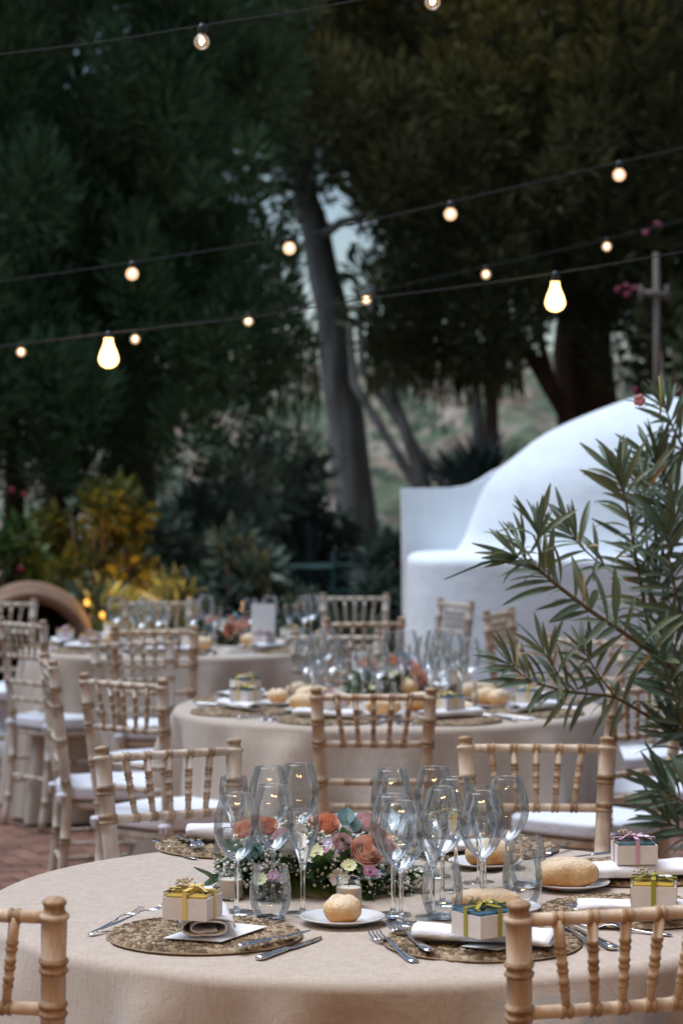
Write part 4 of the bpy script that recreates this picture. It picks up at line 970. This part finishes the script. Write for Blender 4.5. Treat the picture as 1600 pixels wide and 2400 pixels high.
p = on(1050, 1978, zc+.01); gift((p.x, p.y+.03, zc+.026), .3, 'yellow', 'r_yellow', 'gift box with yellow top seen blurred through the wine glasses', BG)
PG, RG = 'bread plates on the near table', 'bread rolls on the near table'
zp = TOP+.006
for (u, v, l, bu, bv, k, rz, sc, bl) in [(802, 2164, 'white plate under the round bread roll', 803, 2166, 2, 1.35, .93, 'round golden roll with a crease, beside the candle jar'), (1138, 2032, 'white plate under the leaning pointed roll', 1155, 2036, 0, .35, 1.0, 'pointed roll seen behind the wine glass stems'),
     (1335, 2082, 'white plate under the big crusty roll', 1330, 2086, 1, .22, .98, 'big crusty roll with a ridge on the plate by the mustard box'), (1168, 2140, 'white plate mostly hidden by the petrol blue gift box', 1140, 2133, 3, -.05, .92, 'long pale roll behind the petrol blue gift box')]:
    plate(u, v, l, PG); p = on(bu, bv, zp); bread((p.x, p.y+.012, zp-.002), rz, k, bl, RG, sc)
CG2 = 'candle jars on the near table'
candle(540, 2106, 'candle in a glass jar at the flowers end near the yellow box', CG2); candle(817, 2126, 'candle in a glass jar right behind the round bread roll', CG2)

# ------------------------------------------------------------------ flower arrangement
def rose_mesh(name, R_, mat, seed, layers=6):
    rnd = random.Random(seed); mb = MB()
    for k in range(layers):
        f = (k+1)/layers; n = 3+k; rk = R_*(.22+.78*f); h = R_*(1.45-.35*f)
        for q in range(n):
            th = 2*PI*q/n+k*1.1+rnd.uniform(-.15, .15); half = PI/n*1.35; cr = .10+.25*f+rnd.uniform(-.04, .06)
            def pt(u, v, th=th, half=half, rk=rk, h=h, cr=cr, f=f):
                a = th+(u-.5)*2*half*(1-.25*v); r = rk*(.2+.8*math.sin(min(1, v*1.1)*PI/2))
                z = h*(v**(1.0+.3*f))-.12*R_*(2*u-1)**2*v; r += R_*cr*max(0, v-.75)*.9*f; z -= R_*.25*max(0, v-.8)*f
                return (r*math.cos(a), r*math.sin(a), z)
            mb.grid(pt, 7, 6)
    return mb.mesh(name, mat)
def daisy_mesh(name, R_, mat, n=9, core='lime'):
    mb = MB()
    for q in range(n):
        th = 2*PI*q/n
        def pt(u, v, th=th):
            w_ = R_*.62*math.sin(PI*min(.9, v*.62+.22)); r = R_*v; return (r*math.cos(th)-(u-.5)*w_*math.sin(th), r*math.sin(th)+(u-.5)*w_*math.cos(th), R_*.25*v*v)
        mb.grid(pt, 3, 5)
    mb.ball((0, 0, R_*.06), (R_*.24, R_*.24, R_*.14), 8, 5, 1); return mb.mesh(name, [mat, core])
def leaf_mesh(name, L_, wd, mat, curl=.25, round_=False):
    mb = MB()
    def pt(u, v):
        w_ = wd*(math.sin(PI*min(1, v*.92+.06))**(.7 if round_ else 1)); x = (u-.5)*w_
        return (x, v*L_, curl*L_*v*v*-.5+.35*abs(x)+.03*L_*math.sin(v*7))
    mb.grid(pt, 5, 9); return mb.mesh(name, mat)
FM = {'coral': rose_mesh('coral_rose', .031, 'coral', 1), 'orange': rose_mesh('orange_rose', .022, 'orangered', 2, 5), 'pinkrose': rose_mesh('pink_rose', .020, 'coral', 3, 5), 'white': rose_mesh('white_bloom', .020, 'whitep', 4, 5), 'blush': rose_mesh('blush_bloom', .024, 'blush', 6, 4),
      'dwhite': daisy_mesh('white_daisy', .017, 'whitep'), 'dlime': daisy_mesh('lime_daisy', .014, 'lime', 11), 'dmauve': daisy_mesh('mauve_daisy', .0125, 'mauve', 8, 'mauve'), 'dlilac': daisy_mesh('lilac_daisy', .012, 'lilac', 8, 'whitep')}
LMs = [leaf_mesh('ruscus_leaf', .055, .030, 'garleaf'), leaf_mesh('ruscus_leaf_b', .045, .022, 'garleaf', .5), leaf_mesh('eucalyptus_leaf', .036, .030, 'euc', .15, True)]
fl = tag(empty('flower_centrepiece', (0, 0, 0)), 'long low garland of coral roses, gypsophila and glossy leaves on the near table', 'flower arrangement', 'table flower arrangements')
FC = on(735, 2084, TOP)
def dome_z(x, y): 
    q = (x/.185)**2+(y/.115)**2; return .11*max(0, 1-q)**.6
def fput(me, name, u, v, d, size=1.0, tilt=None):
    p = at(u, v, d)-FC; n_ = Vector((p.x*.8, -.75, .8)) if tilt is None else Vector(tilt)
    o = obj(name, me, fl, p); o.rotation_euler = n_.to_track_quat('Z', 'Y').to_euler(); o.scale = (size,)*3; return o
fput(FM['coral'], 'rose', 852, 2012, 4.50, .98, (.25, -.8, .7)); fput(FM['coral'], 'rose', 880, 1990, 4.56, .9, (.6, -.5, .9)); fput(FM['orange'], 'rose', 766, 1946, 4.60, 1.05); fput(FM['orange'], 'rose', 745, 1940, 4.64, .8)
fput(FM['pinkrose'], 'rose', 575, 1958, 4.58, 1.0); fput(FM['pinkrose'], 'rose', 605, 1946, 4.60, 1.0); fput(FM['orange'], 'rose', 628, 1950, 4.60, .9)
fput(FM['blush'], 'bloom', 858, 1948, 4.62, 1.05, (.3, -.4, 1)); fput(FM['blush'], 'bloom', 832, 1946, 4.64, .8); fput(FM['white'], 'bloom', 678, 1992, 4.54, 1.2); fput(FM['white'], 'bloom', 812, 1954, 4.6, .6)
for u, v, d, k, z_ in [(700, 1960, 4.6, 'white', .8), (665, 1975, 4.56, 'blush', .8), (800, 1985, 4.54, 'blush', .75), (900, 2020, 4.54, 'white', .75), (880, 1965, 4.6, 'white', .7), (590, 1985, 4.55, 'white', .75), (920, 2045, 4.53, 'white', .55)]: fput(FM[k], 'bloom', u, v, d, z_)
for u, v, k in [(740, 1998, 'dlime'), (728, 2006, 'dwhite'), (760, 2000, 'dmauve'), (742, 2014, 'dmauve'), (818, 2030, 'dlime'), (866, 2042, 'dmauve'), (655, 1958, 'dlilac'), (770, 1976, 'dlilac'), (785, 1990, 'dlilac'), (608, 2062, 'dlime'), (640, 2052, 'dmauve'), (660, 2060, 'dlilac'), (880, 2050, 'dlilac'), (700, 1975, 'dwhite'), (795, 2060, 'dwhite')]:
    fput(FM[k], 'daisy', u, v, 4.505 if v > 1990 else 4.56, random.uniform(.9, 1.2))
for k in range(190):                                       # leaves over the mound
    x = random.uniform(-.18, .18); y = random.uniform(-.105, .10); q = (x/.185)**2+(y/.115)**2
    if q > 1: continue
    z = dome_z(x, y)*random.uniform(.25, .92)+.006; me = LMs[random.choices((0, 1, 2), (5, 4, 1.6))[0]]
    o = obj('leaf', me, fl, (x, y, z)); a = math.atan2(y*1.4, x)+random.gauss(0, .8); el = random.uniform(-.35, .75)
    o.rotation_euler = (Matrix.Rotation(a-PI/2, 3, 'Z') @ Matrix.Rotation(el, 3, 'X') @ Matrix.Rotation(random.gauss(0, .5), 3, 'Y')).to_euler(); o.scale = (random.uniform(.75, 1.2),)*3
for (u, v, m_, a) in [(595, 2010, 2, .3), (610, 2003, 2, 1.2), (585, 2022, 2, 2), (806, 1935, 2, 0), (830, 1950, 2, .6), (780, 2035, 2, 1), (500, 2068, 1, 2.2), (820, 2002, 0, .5), (760, 2040, 0, 3.6), (752, 2050, 0, 3.2)]:
    p = at(u, v, 4.52)-FC; o = obj('leaf', LMs[m_], fl, p); o.rotation_euler = (.9, .2, a); o.scale = (1.15,)*3
core = MB(); core.grid(lambda u, v: (.165*v*math.cos(2*PI*u), .10*v*math.sin(2*PI*u), .001+.085*(1-v*v)**.7), 32, 9, closeu=True); core.build('moss_base', 'garleaf', fl)
gy = MB(); gs = MB(); rnd = random.Random(5)
for k in range(300):
    x = rnd.uniform(-.175, .195); y = rnd.uniform(-.115, .07); q = (x/.20)**2+(y/.125)**2
    if q > 1: continue
    z = dome_z(x, y)*rnd.uniform(.55, 1.05)+.012
    for j in range(rnd.randint(4, 9)):
        p = Vector((x+rnd.gauss(0, .011), y-.008+rnd.gauss(0, .008), z+rnd.gauss(0, .010)+.006)); gy.ball(p, rnd.uniform(.0016, .0042), 6, 4)
        gs.tube([(x, y, z-.02), (p.x, p.y, p.z)], .0004, 3, cap=False)
tag(gy.build('gypsophila', 'gyp', fl), None, None, kind='stuff'); tag(gs.build('gypsophila_stems', 'gypstem', fl), None, None, kind='stuff')
fl.location = FC; index()
f2 = copy_tree(fl); f2.location = on(905, 1628, TOP); f2.rotation_euler = (0, 0, .25); f2.scale = (.8, .8, .95); tag(f2, 'blurred flower arrangement with pink roses on the middle table', 'flower arrangement')
f3 = copy_tree(fl); f3.location = on(540, 1510, TOP); f3.rotation_euler = (0, 0, -.3); f3.scale = (.75, .75, .95); tag(f3, 'blurred flower arrangement with an orange bloom on the far table', 'flower arrangement')
p = at(540, 1476, 11.3); o = obj('rose', FM['orange'], f3, f3.matrix_basis.inverted() @ p, (PI/2, 0, 0)); o.scale = (1.6,)*3
p = at(988, 1596, 8.55); o = obj('rose', FM['pinkrose'], f2, f2.matrix_basis.inverted() @ p, (1.2, 0, 0)); o.scale = (1.3,)*3

# ------------------------------------------------------------------ middle and far table settings
def setting(tb, az, r, fill, rib, what, grp, napk=True, box=True, roll=True, seed=0):
    cx, cy, R_ = TB[tb]; a = math.radians(az); u = Vector((math.cos(a), math.sin(a), 0)); pc = Vector((cx, cy, 0))+u*(R_-.19); rz = a+PI/2
    pc.z = TOP+.001; mat_(0, 0, 'blurred braided placemat '+what, 'placemats on the '+grp, pc)
    tg = Vector((-u.y, u.x, 0)); z = TOP+MT
    if napk: napkin(pc+Vector((0, 0, MT))-u*.0, rz+random.uniform(-.3, .3), .22, .07, .026, seed+50, 'white napkin on the placemat '+what, 'napkins on the '+grp)
    if box: gift(pc+Vector((0, 0, MT+.026))-u*.02, rz+random.uniform(-.5, .5), fill, rib, 'small ribboned gift box on the placemat '+what, 'gift boxes on the '+grp)
    if roll:
        q = pc-u*.19+tg*.12; q.z = TOP+.0015; tag(obj('bread_plate', plate_me, None, q), 'small plate holding a roll '+what, 'plate', 'bread plates on the '+grp)
        bread(q+Vector((0, 0, .004)), random.uniform(0, 3), seed % 4, 'bread roll on the small plate '+what, 'bread rolls on the '+grp)
    for k, (kind, off) in enumerate((('knife', .19), ('fork', -.195), ('fork', -.165))):
        h = pc+u*.09+tg*off; o = obj(kind, CM[kind], None, (h.x, h.y, TOP+.002), (0, 0, math.atan2(u.x, -u.y))); tag(o, f'{["knife", "outer fork", "inner fork"][k]} by the placemat {what}', kind, f'{kind}s on the {grp}')
mid = 'middle table'; far = 'far table'
for k, (az, f_, r_, wh) in enumerate([(248, 'teal', 'r_pink', 'behind the middle chair, pink bow'), (205, 'teal', 'r_yellow', 'at the end near the limewashed chairs'), (160, 'teal', 'r_yellow', 'on the side facing the far table'), (290, 'tealb', 'r_yellow', 'seen through the middle chair spindles'), (330, 'tealb', 'r_yellow', 'below the lower oleander branch'), (15, 'tealb', 'r_olive', 'hidden behind the oleander'), (60, 'yellow', 'r_olive', 'beyond the middle table glasses')]):
    setting(1, az, 0, f_, r_, wh, mid, seed=k)
for k, (az, f_, r_, wh) in enumerate([(185, 'yellow', 'r_pink', 'beside the pale chair at the left edge'), (225, 'yellow', 'r_pink', 'in front of the far wine glasses'), (270, 'teal', 'r_yellow', 'behind the chair drawn up to the far table'), (320, 'teal', 'r_pink', 'next to the white table card'), (130, 'yellow', 'r_yellow', 'under the yellow lit shrub'), (10, 'teal', 'r_yellow', 'at the oven end of the far table')]):
    setting(2, az, 0, f_, r_, wh, far, seed=k+10)
def cluster(pts, lab, grp):
    for kind in 'wft':
        sel = sorted([q for q in pts if q[0] == kind], key=lambda q: q[1]); n_ = len(sel)
        for i, (_, u, v) in enumerate(sel):
            pos = '' if n_ == 1 else ['leftmost', 'second from left', 'third from left', 'fourth from left', 'fifth from left', 'rightmost'][i if i < n_-1 else 5]
            glass(kind, u, v, (pos+' '+lab[kind]).strip(), grp)
def lbl(w): return {'w': 'blurred wine glass '+w, 'f': 'blurred flute '+w, 't': 'blurred tumbler '+w}
cluster([('w', 715, 1640), ('w', 745, 1618), ('w', 775, 1640), ('f', 735, 1655), ('f', 800, 1625), ('t', 700, 1650), ('w', 765, 1605)], lbl('between bread and flowers of middle table'), 'left glasses of the middle table')
cluster([('w', 885, 1655), ('w', 920, 1615), ('f', 850, 1645), ('f', 945, 1635), ('w', 955, 1612), ('t', 905, 1665)], lbl('among the flowers of the middle table'), 'centre glasses of the middle table')
cluster([('w', 1000, 1632), ('w', 1030, 1650), ('w', 1060, 1625), ('f', 1045, 1670), ('f', 1080, 1655), ('w', 1100, 1640), ('t', 1095, 1668), ('w', 1020, 1612), ('f', 1010, 1660), ('w', 1075, 1612)], lbl('before white oven on middle table'), 'right glasses of the middle table')
cluster([('w', 272, 1506), ('f', 312, 1505), ('w', 345, 1500), ('w', 370, 1515), ('f', 390, 1512), ('w', 330, 1520)], lbl('on far table below yellow shrub'), 'left glasses of the far table')
cluster([('w', 450, 1512), ('w', 482, 1500), ('f', 505, 1517), ('t', 430, 1520)], lbl('beside the white blooms of the far table'), 'centre glasses of the far table')
cluster([('w', 585, 1510), ('w', 632, 1502), ('f', 608, 1500)], lbl('around the white card of the far table'), 'card glasses of the far table')
cluster([('f', 680, 1508), ('w', 712, 1505), ('w', 728, 1498), ('t', 700, 1520)], lbl('at the oven end of the far table'), 'right glasses of the far table')
def stand_card(u, v, w_, h_, label):
    p = on(u, v, TOP+.0015); e_ = tag(empty('table_card', p, random.uniform(-.2, .2)), label, 'card'); mb = MB()
    for s_ in (-1, 1): mb.box((0, s_*.012, h_/2), (w_, .0012, h_), mat=Matrix.Rotation(s_*.10, 3, 'X'))
    mb.build('sheet', 'card', e_, False); return e_
stand_card(617, 1516, .11, .20, 'tall white card standing between wine glasses on the far table'); sc_ = stand_card(848, 1600, .075, .12, 'white card with leaf print standing behind the middle table flowers')
mb = MB()
for k in range(26): mb.ball((random.uniform(-.03, .03), -.02, .088+abs(random.gauss(0, .009))), (.004, .0006, .0025), 6, 4, 0, Matrix.Rotation(random.uniform(0, 3), 3, 'Y'))
mb.build('leaf_print', 'euc', sc_)
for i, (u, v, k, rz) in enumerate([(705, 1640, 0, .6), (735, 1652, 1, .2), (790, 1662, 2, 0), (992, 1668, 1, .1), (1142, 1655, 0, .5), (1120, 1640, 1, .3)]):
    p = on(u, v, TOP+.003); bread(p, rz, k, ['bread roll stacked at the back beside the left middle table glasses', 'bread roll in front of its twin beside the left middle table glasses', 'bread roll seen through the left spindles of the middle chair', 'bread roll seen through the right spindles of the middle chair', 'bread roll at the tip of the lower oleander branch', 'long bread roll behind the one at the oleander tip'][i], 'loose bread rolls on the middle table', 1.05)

# ------------------------------------------------------------------ oleander
ol = tag(empty('oleander', (1.12, 6.35, 0)), 'oleander bush with long narrow leaves reaching in from the side', 'shrub'); OL0 = ol.location.copy()
def oleaf_mesh(name, L_, wd, bend, mat):
    mb = MB(); nu, nv = 5, 11
    def pt(u, v):
        w_ = wd*(math.sin(PI*min(1, v*.93+.035))**.85); x = (u-.5)*w_; a = bend*v
        y = L_*(math.sin(a)/bend if abs(bend) > .01 else v); z = -L_*((1-math.cos(a))/bend if abs(bend) > .01 else 0)
        return (x, y, z+.45*abs(x))
    mb.grid(pt, nu, nv); me = mb.mesh(name, mat); uvl = me.uv_layers.new(name='UVMap'); uv = []
    for pgn in me.polygons:
        for vi in pgn.vertices: uv += [(vi % nu)/(nu-1), (vi//nu)/(nv-1)]
    uvl.data.foreach_set('uv', uv); return me
OLM = [oleaf_mesh('oleander_leaf', .150, .0185, b_, 'oleander') for b_ in (.1, .45, .85, 1.25)]+[oleaf_mesh('dry_oleander_leaf', .11, .013, .7, 'dryleaf')]
def leafrot(d, roll):
    q = Vector(d).normalized().to_track_quat('Y', 'Z').to_matrix(); t_ = Vector((.1, -.75, .65)); a = math.atan2(t_.dot(q @ Vector((1, 0, 0))), t_.dot(q @ Vector((0, 0, 1))))
    return q @ Matrix.Rotation(a+roll*1.3, 3, 'Y')
def orient(o, d, roll):
    o.rotation_euler = leafrot(d, roll).to_euler()
rl = random.Random(11); NL = [0]; EXTRA = []
def branch(px, r0, r1, whorls, start=.3, tipbunch=4, size=1.0, droop=.5):
    P = [at(u, v, d)-OL0 for u, v, d in px]; mb = MB(); pts = []
    for i in range(len(P)-1):
        for k in range(5): pts.append(P[i].lerp(P[i+1], k/5))
    pts.append(P[-1]); sm = [pts[0]]+[(pts[i-1]+pts[i]*2+pts[i+1])/4 for i in range(1, len(pts)-1)]+[pts[-1]]
    n = len(sm); mb.tube(sm, [r0+(r1-r0)*i/(n-1) for i in range(n)], 7); mb.build('branch', 'twig', ol)
    def put(p, d, s, k, roll):
        wp = p+OL0
        if 800+F*wp.x/wp.y > 1720: return
        NL[0] += 1
        if NL[0] > 298:
            EXTRA.append((OLM[min(k, 3)], p.copy(), Vector(d), s, roll)); return
        o = obj('leaf', OLM[k], ol, p); orient(o, d, roll); o.scale = (s*rl.uniform(.85, 1.15), s, s)
    whorls = int(whorls*1.6+.5)
    for w_ in range(whorls):
        f = start+(1-start)*(w_+.5)/whorls; i = min(n-2, int(f*(n-1))); p = sm[i]; t_ = (sm[i+1]-sm[i]).normalized(); a0 = rl.uniform(0, 6)
        x = t_.orthogonal().normalized(); y = t_.cross(x)
        for q in range(3):
            a = a0+q*2.094+rl.uniform(-.3, .3); rad = x*math.cos(a)+y*math.sin(a); d = t_*(.35+.45*f)+rad*.95+Vector((0, 0, .35*f-droop*(1-f)*.7))
            k = 4 if rl.random() < .035 else rl.choices((0, 1, 2, 3), (1, 2, 3, 3 if f < .6 else 1))[0]
            put(p, d, size*rl.uniform(.68, 1.05), k, rl.uniform(-.5, .5))
    tp = (sm[-1]-sm[-2]).normalized(); x = tp.orthogonal().normalized(); y = tp.cross(x)
    for q in range(tipbunch*2):
        a = q*2.4+rl.uniform(-.3, .3); rad = x*math.cos(a)+y*math.sin(a); put(sm[-1]-tp*.012*(q % 3), tp*rl.uniform(.7, 1.3)+rad*.62+Vector((0, 0, .12)), size*rl.uniform(.6, .98), rl.choice((0, 0, 1)), rl.uniform(-.6, .6))
branch([(1760, 1900, 6.35), (1680, 1660, 6.3), (1600, 1581, 6.2), (1482, 1497, 6.1), (1383, 1432, 6.05), (1291, 1361, 6.0), (1264, 1336, 6.0)], .009, .004, 9, .38, 0)
branch([(1264, 1336, 6.0), (1262, 1290, 5.98), (1259, 1245, 5.97)], .003, .0018, 1, .3, 5, .85); branch([(1264, 1336, 6.0), (1235, 1320, 5.96), (1200, 1298, 5.93)], .003, .0018, 1, .4, 4, .85); branch([(1264, 1336, 6.0), (1238, 1300, 6.05), (1215, 1268, 6.07)], .0028, .0018, 1, .4, 3, .75)
branch([(1700, 1800, 6.4), (1600, 1726, 6.3), (1536, 1690, 6.2), (1440, 1632, 6.12), (1330, 1622, 6.05), (1240, 1597, 6.0), (1195, 1560, 5.98)], .006, .0022, 9, .42, 4, .92, .8)
branch([(1330, 1622, 6.05), (1300, 1570, 6.0), (1275, 1530, 6.0)], .003, .0018, 2, .3, 3, .85, .6); branch([(1440, 1632, 6.12), (1400, 1580, 6.1), (1370, 1530, 6.1)], .003, .002, 2, .3, 3, .9, .7)
branch([(1740, 1850, 6.5), (1640, 1680, 6.5), (1528, 1524, 6.45), (1494, 1333, 6.4), (1467, 1180, 6.38), (1446, 1115, 6.38)], .008, .002, 8, .42, 4)
branch([(1494, 1333, 6.4), (1450, 1330, 6.3), (1406, 1322, 6.2), (1362, 1283, 6.15), (1335, 1250, 6.15)], .0035, .0018, 4, .3, 4, .9)
branch([(1528, 1524, 6.45), (1520, 1350, 6.5), (1510, 1210, 6.5), (1505, 1120, 6.5)], .005, .002, 7, .2, 4)
branch([(1740, 1800, 6.6), (1640, 1400, 6.6), (1600, 1200, 6.6), (1545, 1120, 6.55), (1530, 1080, 6.55)], .007, .002, 8, .35, 4)
branch([(1760, 1850, 6.6), (1700, 1300, 6.6), (1610, 1070, 6.6), (1575, 1000, 6.55), (1555, 950, 6.55)], .007, .0018, 5, .5, 3, .8)
branch([(1740, 1900, 6.4), (1640, 1800, 6.2), (1600, 1700, 6.15), (1570, 1600, 6.15), (1540, 1530, 6.15)], .006, .002, 8, .2, 3, 1, .4)
branch([(1740, 1950, 6.3), (1660, 1900, 6.0), (1600, 1880, 5.95), (1555, 1850, 5.95)], .005, .002, 5, .2, 4, 1, .3)
branch([(1740, 1950, 6.3), (1680, 1970, 6.0), (1610, 1950, 5.95), (1560, 1925, 5.95)], .004, .002, 4, .25, 4, .95, .2)
branch([(1640, 1680, 6.5), (1600, 1460, 6.35), (1570, 1330, 6.3), (1560, 1240, 6.3)], .005, .002, 7, .15, 4)
for (u, v, d) in [(1590, 1240, 6.35), (1560, 1400, 6.45), (1590, 1540, 6.35), (1600, 1640, 6.3), (1600, 1760, 6.2)]:
    branch([(u+130, v+190, d+.1), (u+60, v+90, d), (u, v, d), (u-25, v-55, d-.02)], .004, .0018, 4, .25, 4, 1.0, .5)
if EXTRA:
    mb = MB(); uvs = []
    for me, p, d, s_, roll in EXTRA:
        q = leafrot(d, roll); mb.add([p+q @ (v.co*s_) for v in me.vertices], [tuple(f.vertices) for f in me.polygons])
        for f in me.polygons:
            for vi in f.vertices: uvs += [(vi % 5)/4, (vi//5)/10]
    me = mb.mesh('oleander_foliage', 'oleander'); me.uv_layers.new(name='UVMap').data.foreach_set('uv', uvs); tag(obj('foliage', me, ol), None, None, kind='stuff')
for q in range(4):
    mb = MB(); x = rl.uniform(-.08, .08); mb.tube([(x, q*.03-.05, -.05), (x*1.5+.02, q*.03-.05, .5), (x*2-.05*q+.02, q*.04-.05, 1.0)], [.014, .012, .009], 7); mb.build('stem', 'twig', ol)
mb = MB(); mb.tube([at(1210, 1303, 5.93)-OL0, at(1130, 1305+15, 5.9)-OL0, at(1041, 1358, 5.88)-OL0], [.0035, .004, .0012], 6); mb.build('seed_pod', 'garleaf', ol)
for (u, v, d, m_) in [(1497, 938, 6.5, 'paleflower'), (1545, 900, 6.5, 'r_olive')]:
    mb = MB()
    if m_ == 'r_olive': mb.tube([at(u, 985, d)-OL0, at(u+4, 930, d)-OL0, at(u-2, 880, d)-OL0], [.002, .0045, .0015], 6)
    else:
        for q in range(5): a = q*2*PI/5; mb.ball(at(u, v, d)-OL0+Vector((math.cos(a)*.009, 0, math.sin(a)*.009)), (.009, .005, .009), 7, 4)
    mb.build('flower' if m_ != 'r_olive' else 'dry_stalk', m_, ol)

# ------------------------------------------------------------------ string lights
def festoon(d, cab, bulbs, kind, label, size=1.0, lamp=0):
    """cab: cable pixels, bulbs: bulb centre pixels"""
    P = [at(u, v, d) for u, v in cab]; e_ = tag(empty('string_lights', P[0]), label, 'string lights', 'bulb strings over the tables'); o0 = P[0]; mb = MB(); pts = []
    for i in range(len(P)-1):
        p0, p1, p2, p3 = P[max(0, i-1)], P[i], P[i+1], P[min(len(P)-1, i+2)]
        for k in range(8):
            t = k/8; pts.append(.5*((2*p1)+(-p0+p2)*t+(2*p0-5*p1+4*p2-p3)*t*t+(-p0+3*p1-3*p2+p3)*t**3)-o0)
    pts.append(P[-1]-o0); mb.tube(pts, .0019*size, 6); mb.build('cable', 'cable', e_)
    xs = [p.x for p in pts]
    for (u, v) in bulbs:
        c = at(u, v, d)-o0; i = min(range(len(pts)), key=lambda k: abs(xs[k]-c.x)); top = pts[i].copy()
        j = min(len(pts)-1, i+1); j0 = max(0, i-1)
        if abs(xs[j]-xs[j0]) > 1e-6: t = (c.x-xs[j0])/(xs[j]-xs[j0]); top = pts[j0].lerp(pts[j], max(0, min(1, t)))
        ax = (c-top); ln = ax.length; ax = ax.normalized() if ln > 1e-5 else Vector((0, 0, -1)); R3 = ax.to_track_quat('Z', 'Y').to_matrix()
        if kind == 'globe': R_ = .0205*size; prof = [(.009*size, -R_*1.25), (.0105*size, -R_*.98)]+[(R_*math.cos(a), R_*math.sin(a)) for a in [math.radians(q) for q in range(-55, 91, 12)]]
        else: R_ = .030*size; prof = [(.013*size, -.055*size), (.0135*size, -.045*size), (.018*size, -.030*size), (.025*size, -.014*size), (.030*size, .004*size), (.029*size, .015*size), (.022*size, .026*size), (.010*size, .0325*size), (.0005, .034*size)]
        back = .020*size if kind == 'globe' else .05*size
        mb = MB(); s0 = max(.004, ln-back-.001); mb.tube([top-ax*.006, top+ax*.004, top+ax*s0*.6, top+ax*(s0+.004)], [.006*size, .011*size, .0125*size, .0105*size], 10); so = mb.build('socket', 'dark', e_)
        mb = MB(); mb.lathe([(r, z) for r, z in prof], 20, c, 0, R3, False); bl = mb.build('bulb', ['globehot' if lamp else 'globeclear', 'bulbhot'][kind == 'pear'], e_)
        if kind == 'pear':
            mb = MB(); mb.ball(c-ax*.004*size, .0165*size, 12, 8); mb.build('filament', 'hotcore', bl)
        if kind == 'globe':
            mb = MB(); mb.tube([c-ax*.012*size, c-ax*.004*size+Vector((.004, 0, 0))*size, c+ax*.002*size-Vector((.004, 0, 0))*size, c+ax*.006*size], .0022*size, 5); mb.ball(c-ax*.002*size, .0065*size, 8, 6); mb.build('filament', 'filament', bl)
            if lamp == 0:
                mb = MB(); mb.lathe([(r*1.03, z*1.03) for r, z in prof], 20, c, 0, R3, False); mb.build('glass_shell', 'glass', bl)
        if kind == 'pear':
            la = bpy.data.lights.new('bulb_light', 'POINT'); la.energy = lamp; la.color = (1, .58, .24); la.shadow_soft_size = .05; lo = bpy.data.objects.new('bulb_light', la); COL.objects.link(lo); lo.parent = e_; lo.location = c+ax*.07
    return e_
festoon(6.4, [(-300, 165), (0, 128), (240, 98), (473, 60), (700, 26), (1013, -32), (1300, -85), (1900, -190)], [(473, 98), (1013, 5)], 'globe', 'string of clear globe bulbs crossing the top edge')
festoon(8.5, [(-300, 705), (0, 660), (190, 633), (310, 615), (540, 580), (678, 556), (880, 514), (1055, 474), (1250, 428), (1450, 380), (1600, 347), (1900, 275)], [(310, 642), (678, 582), (1055, 502), (1450, 410)], 'globe', 'string of glowing globe bulbs across the middle of the trees', 1.1, 1)
festoon(7.4, [(-300, 850), (0, 813), (255, 780), (570, 746), (850, 702), (1060, 675), (1300, 640), (1600, 590), (1900, 535)], [(255, 836), (1300, 704)], 'pear', 'low string with two large dazzling pear bulbs', 1.05, 2.2)
festoon(12.8, [(-300, 850), (50, 806), (317, 776), (582, 735), (858, 686), (1138, 625), (1421, 560), (1900, 440)], [(50, 825), (317, 795), (582, 753), (858, 703), (1138, 643), (1421, 578)], 'globe', 'farthest string of small glowing bulbs', 1.05, 1)
festoon(4.6, [(-900, -420), (0, -330), (800, -235), (1180, -175), (1600, -110), (2500, 20)], [(330, -235), (1180, -110), (2050, 20)], 'pear', 'bulb string hanging just above the picture over the near table', 1.05, 5)
festoon(1.6, [(-2600, -2300), (-800, -2150), (800, -2050), (2400, -2150), (4200, -2300)], [(-1700, -2050), (0, -1900), (1600, -1900), (3300, -2050)], 'pear', 'bulb string hanging above the camera', 1.0, 13)
festoon(20.4, [(600, -190), (1000, -170), (1300, -160), (1700, -170)], [(960, -135), (1180, -125), (1420, -130)], 'pear', 'bulb string added out of view to warm the olive conifer foliage', 1.05, 9)  # unseen string, added to throw amber light on the conifer's upper foliage
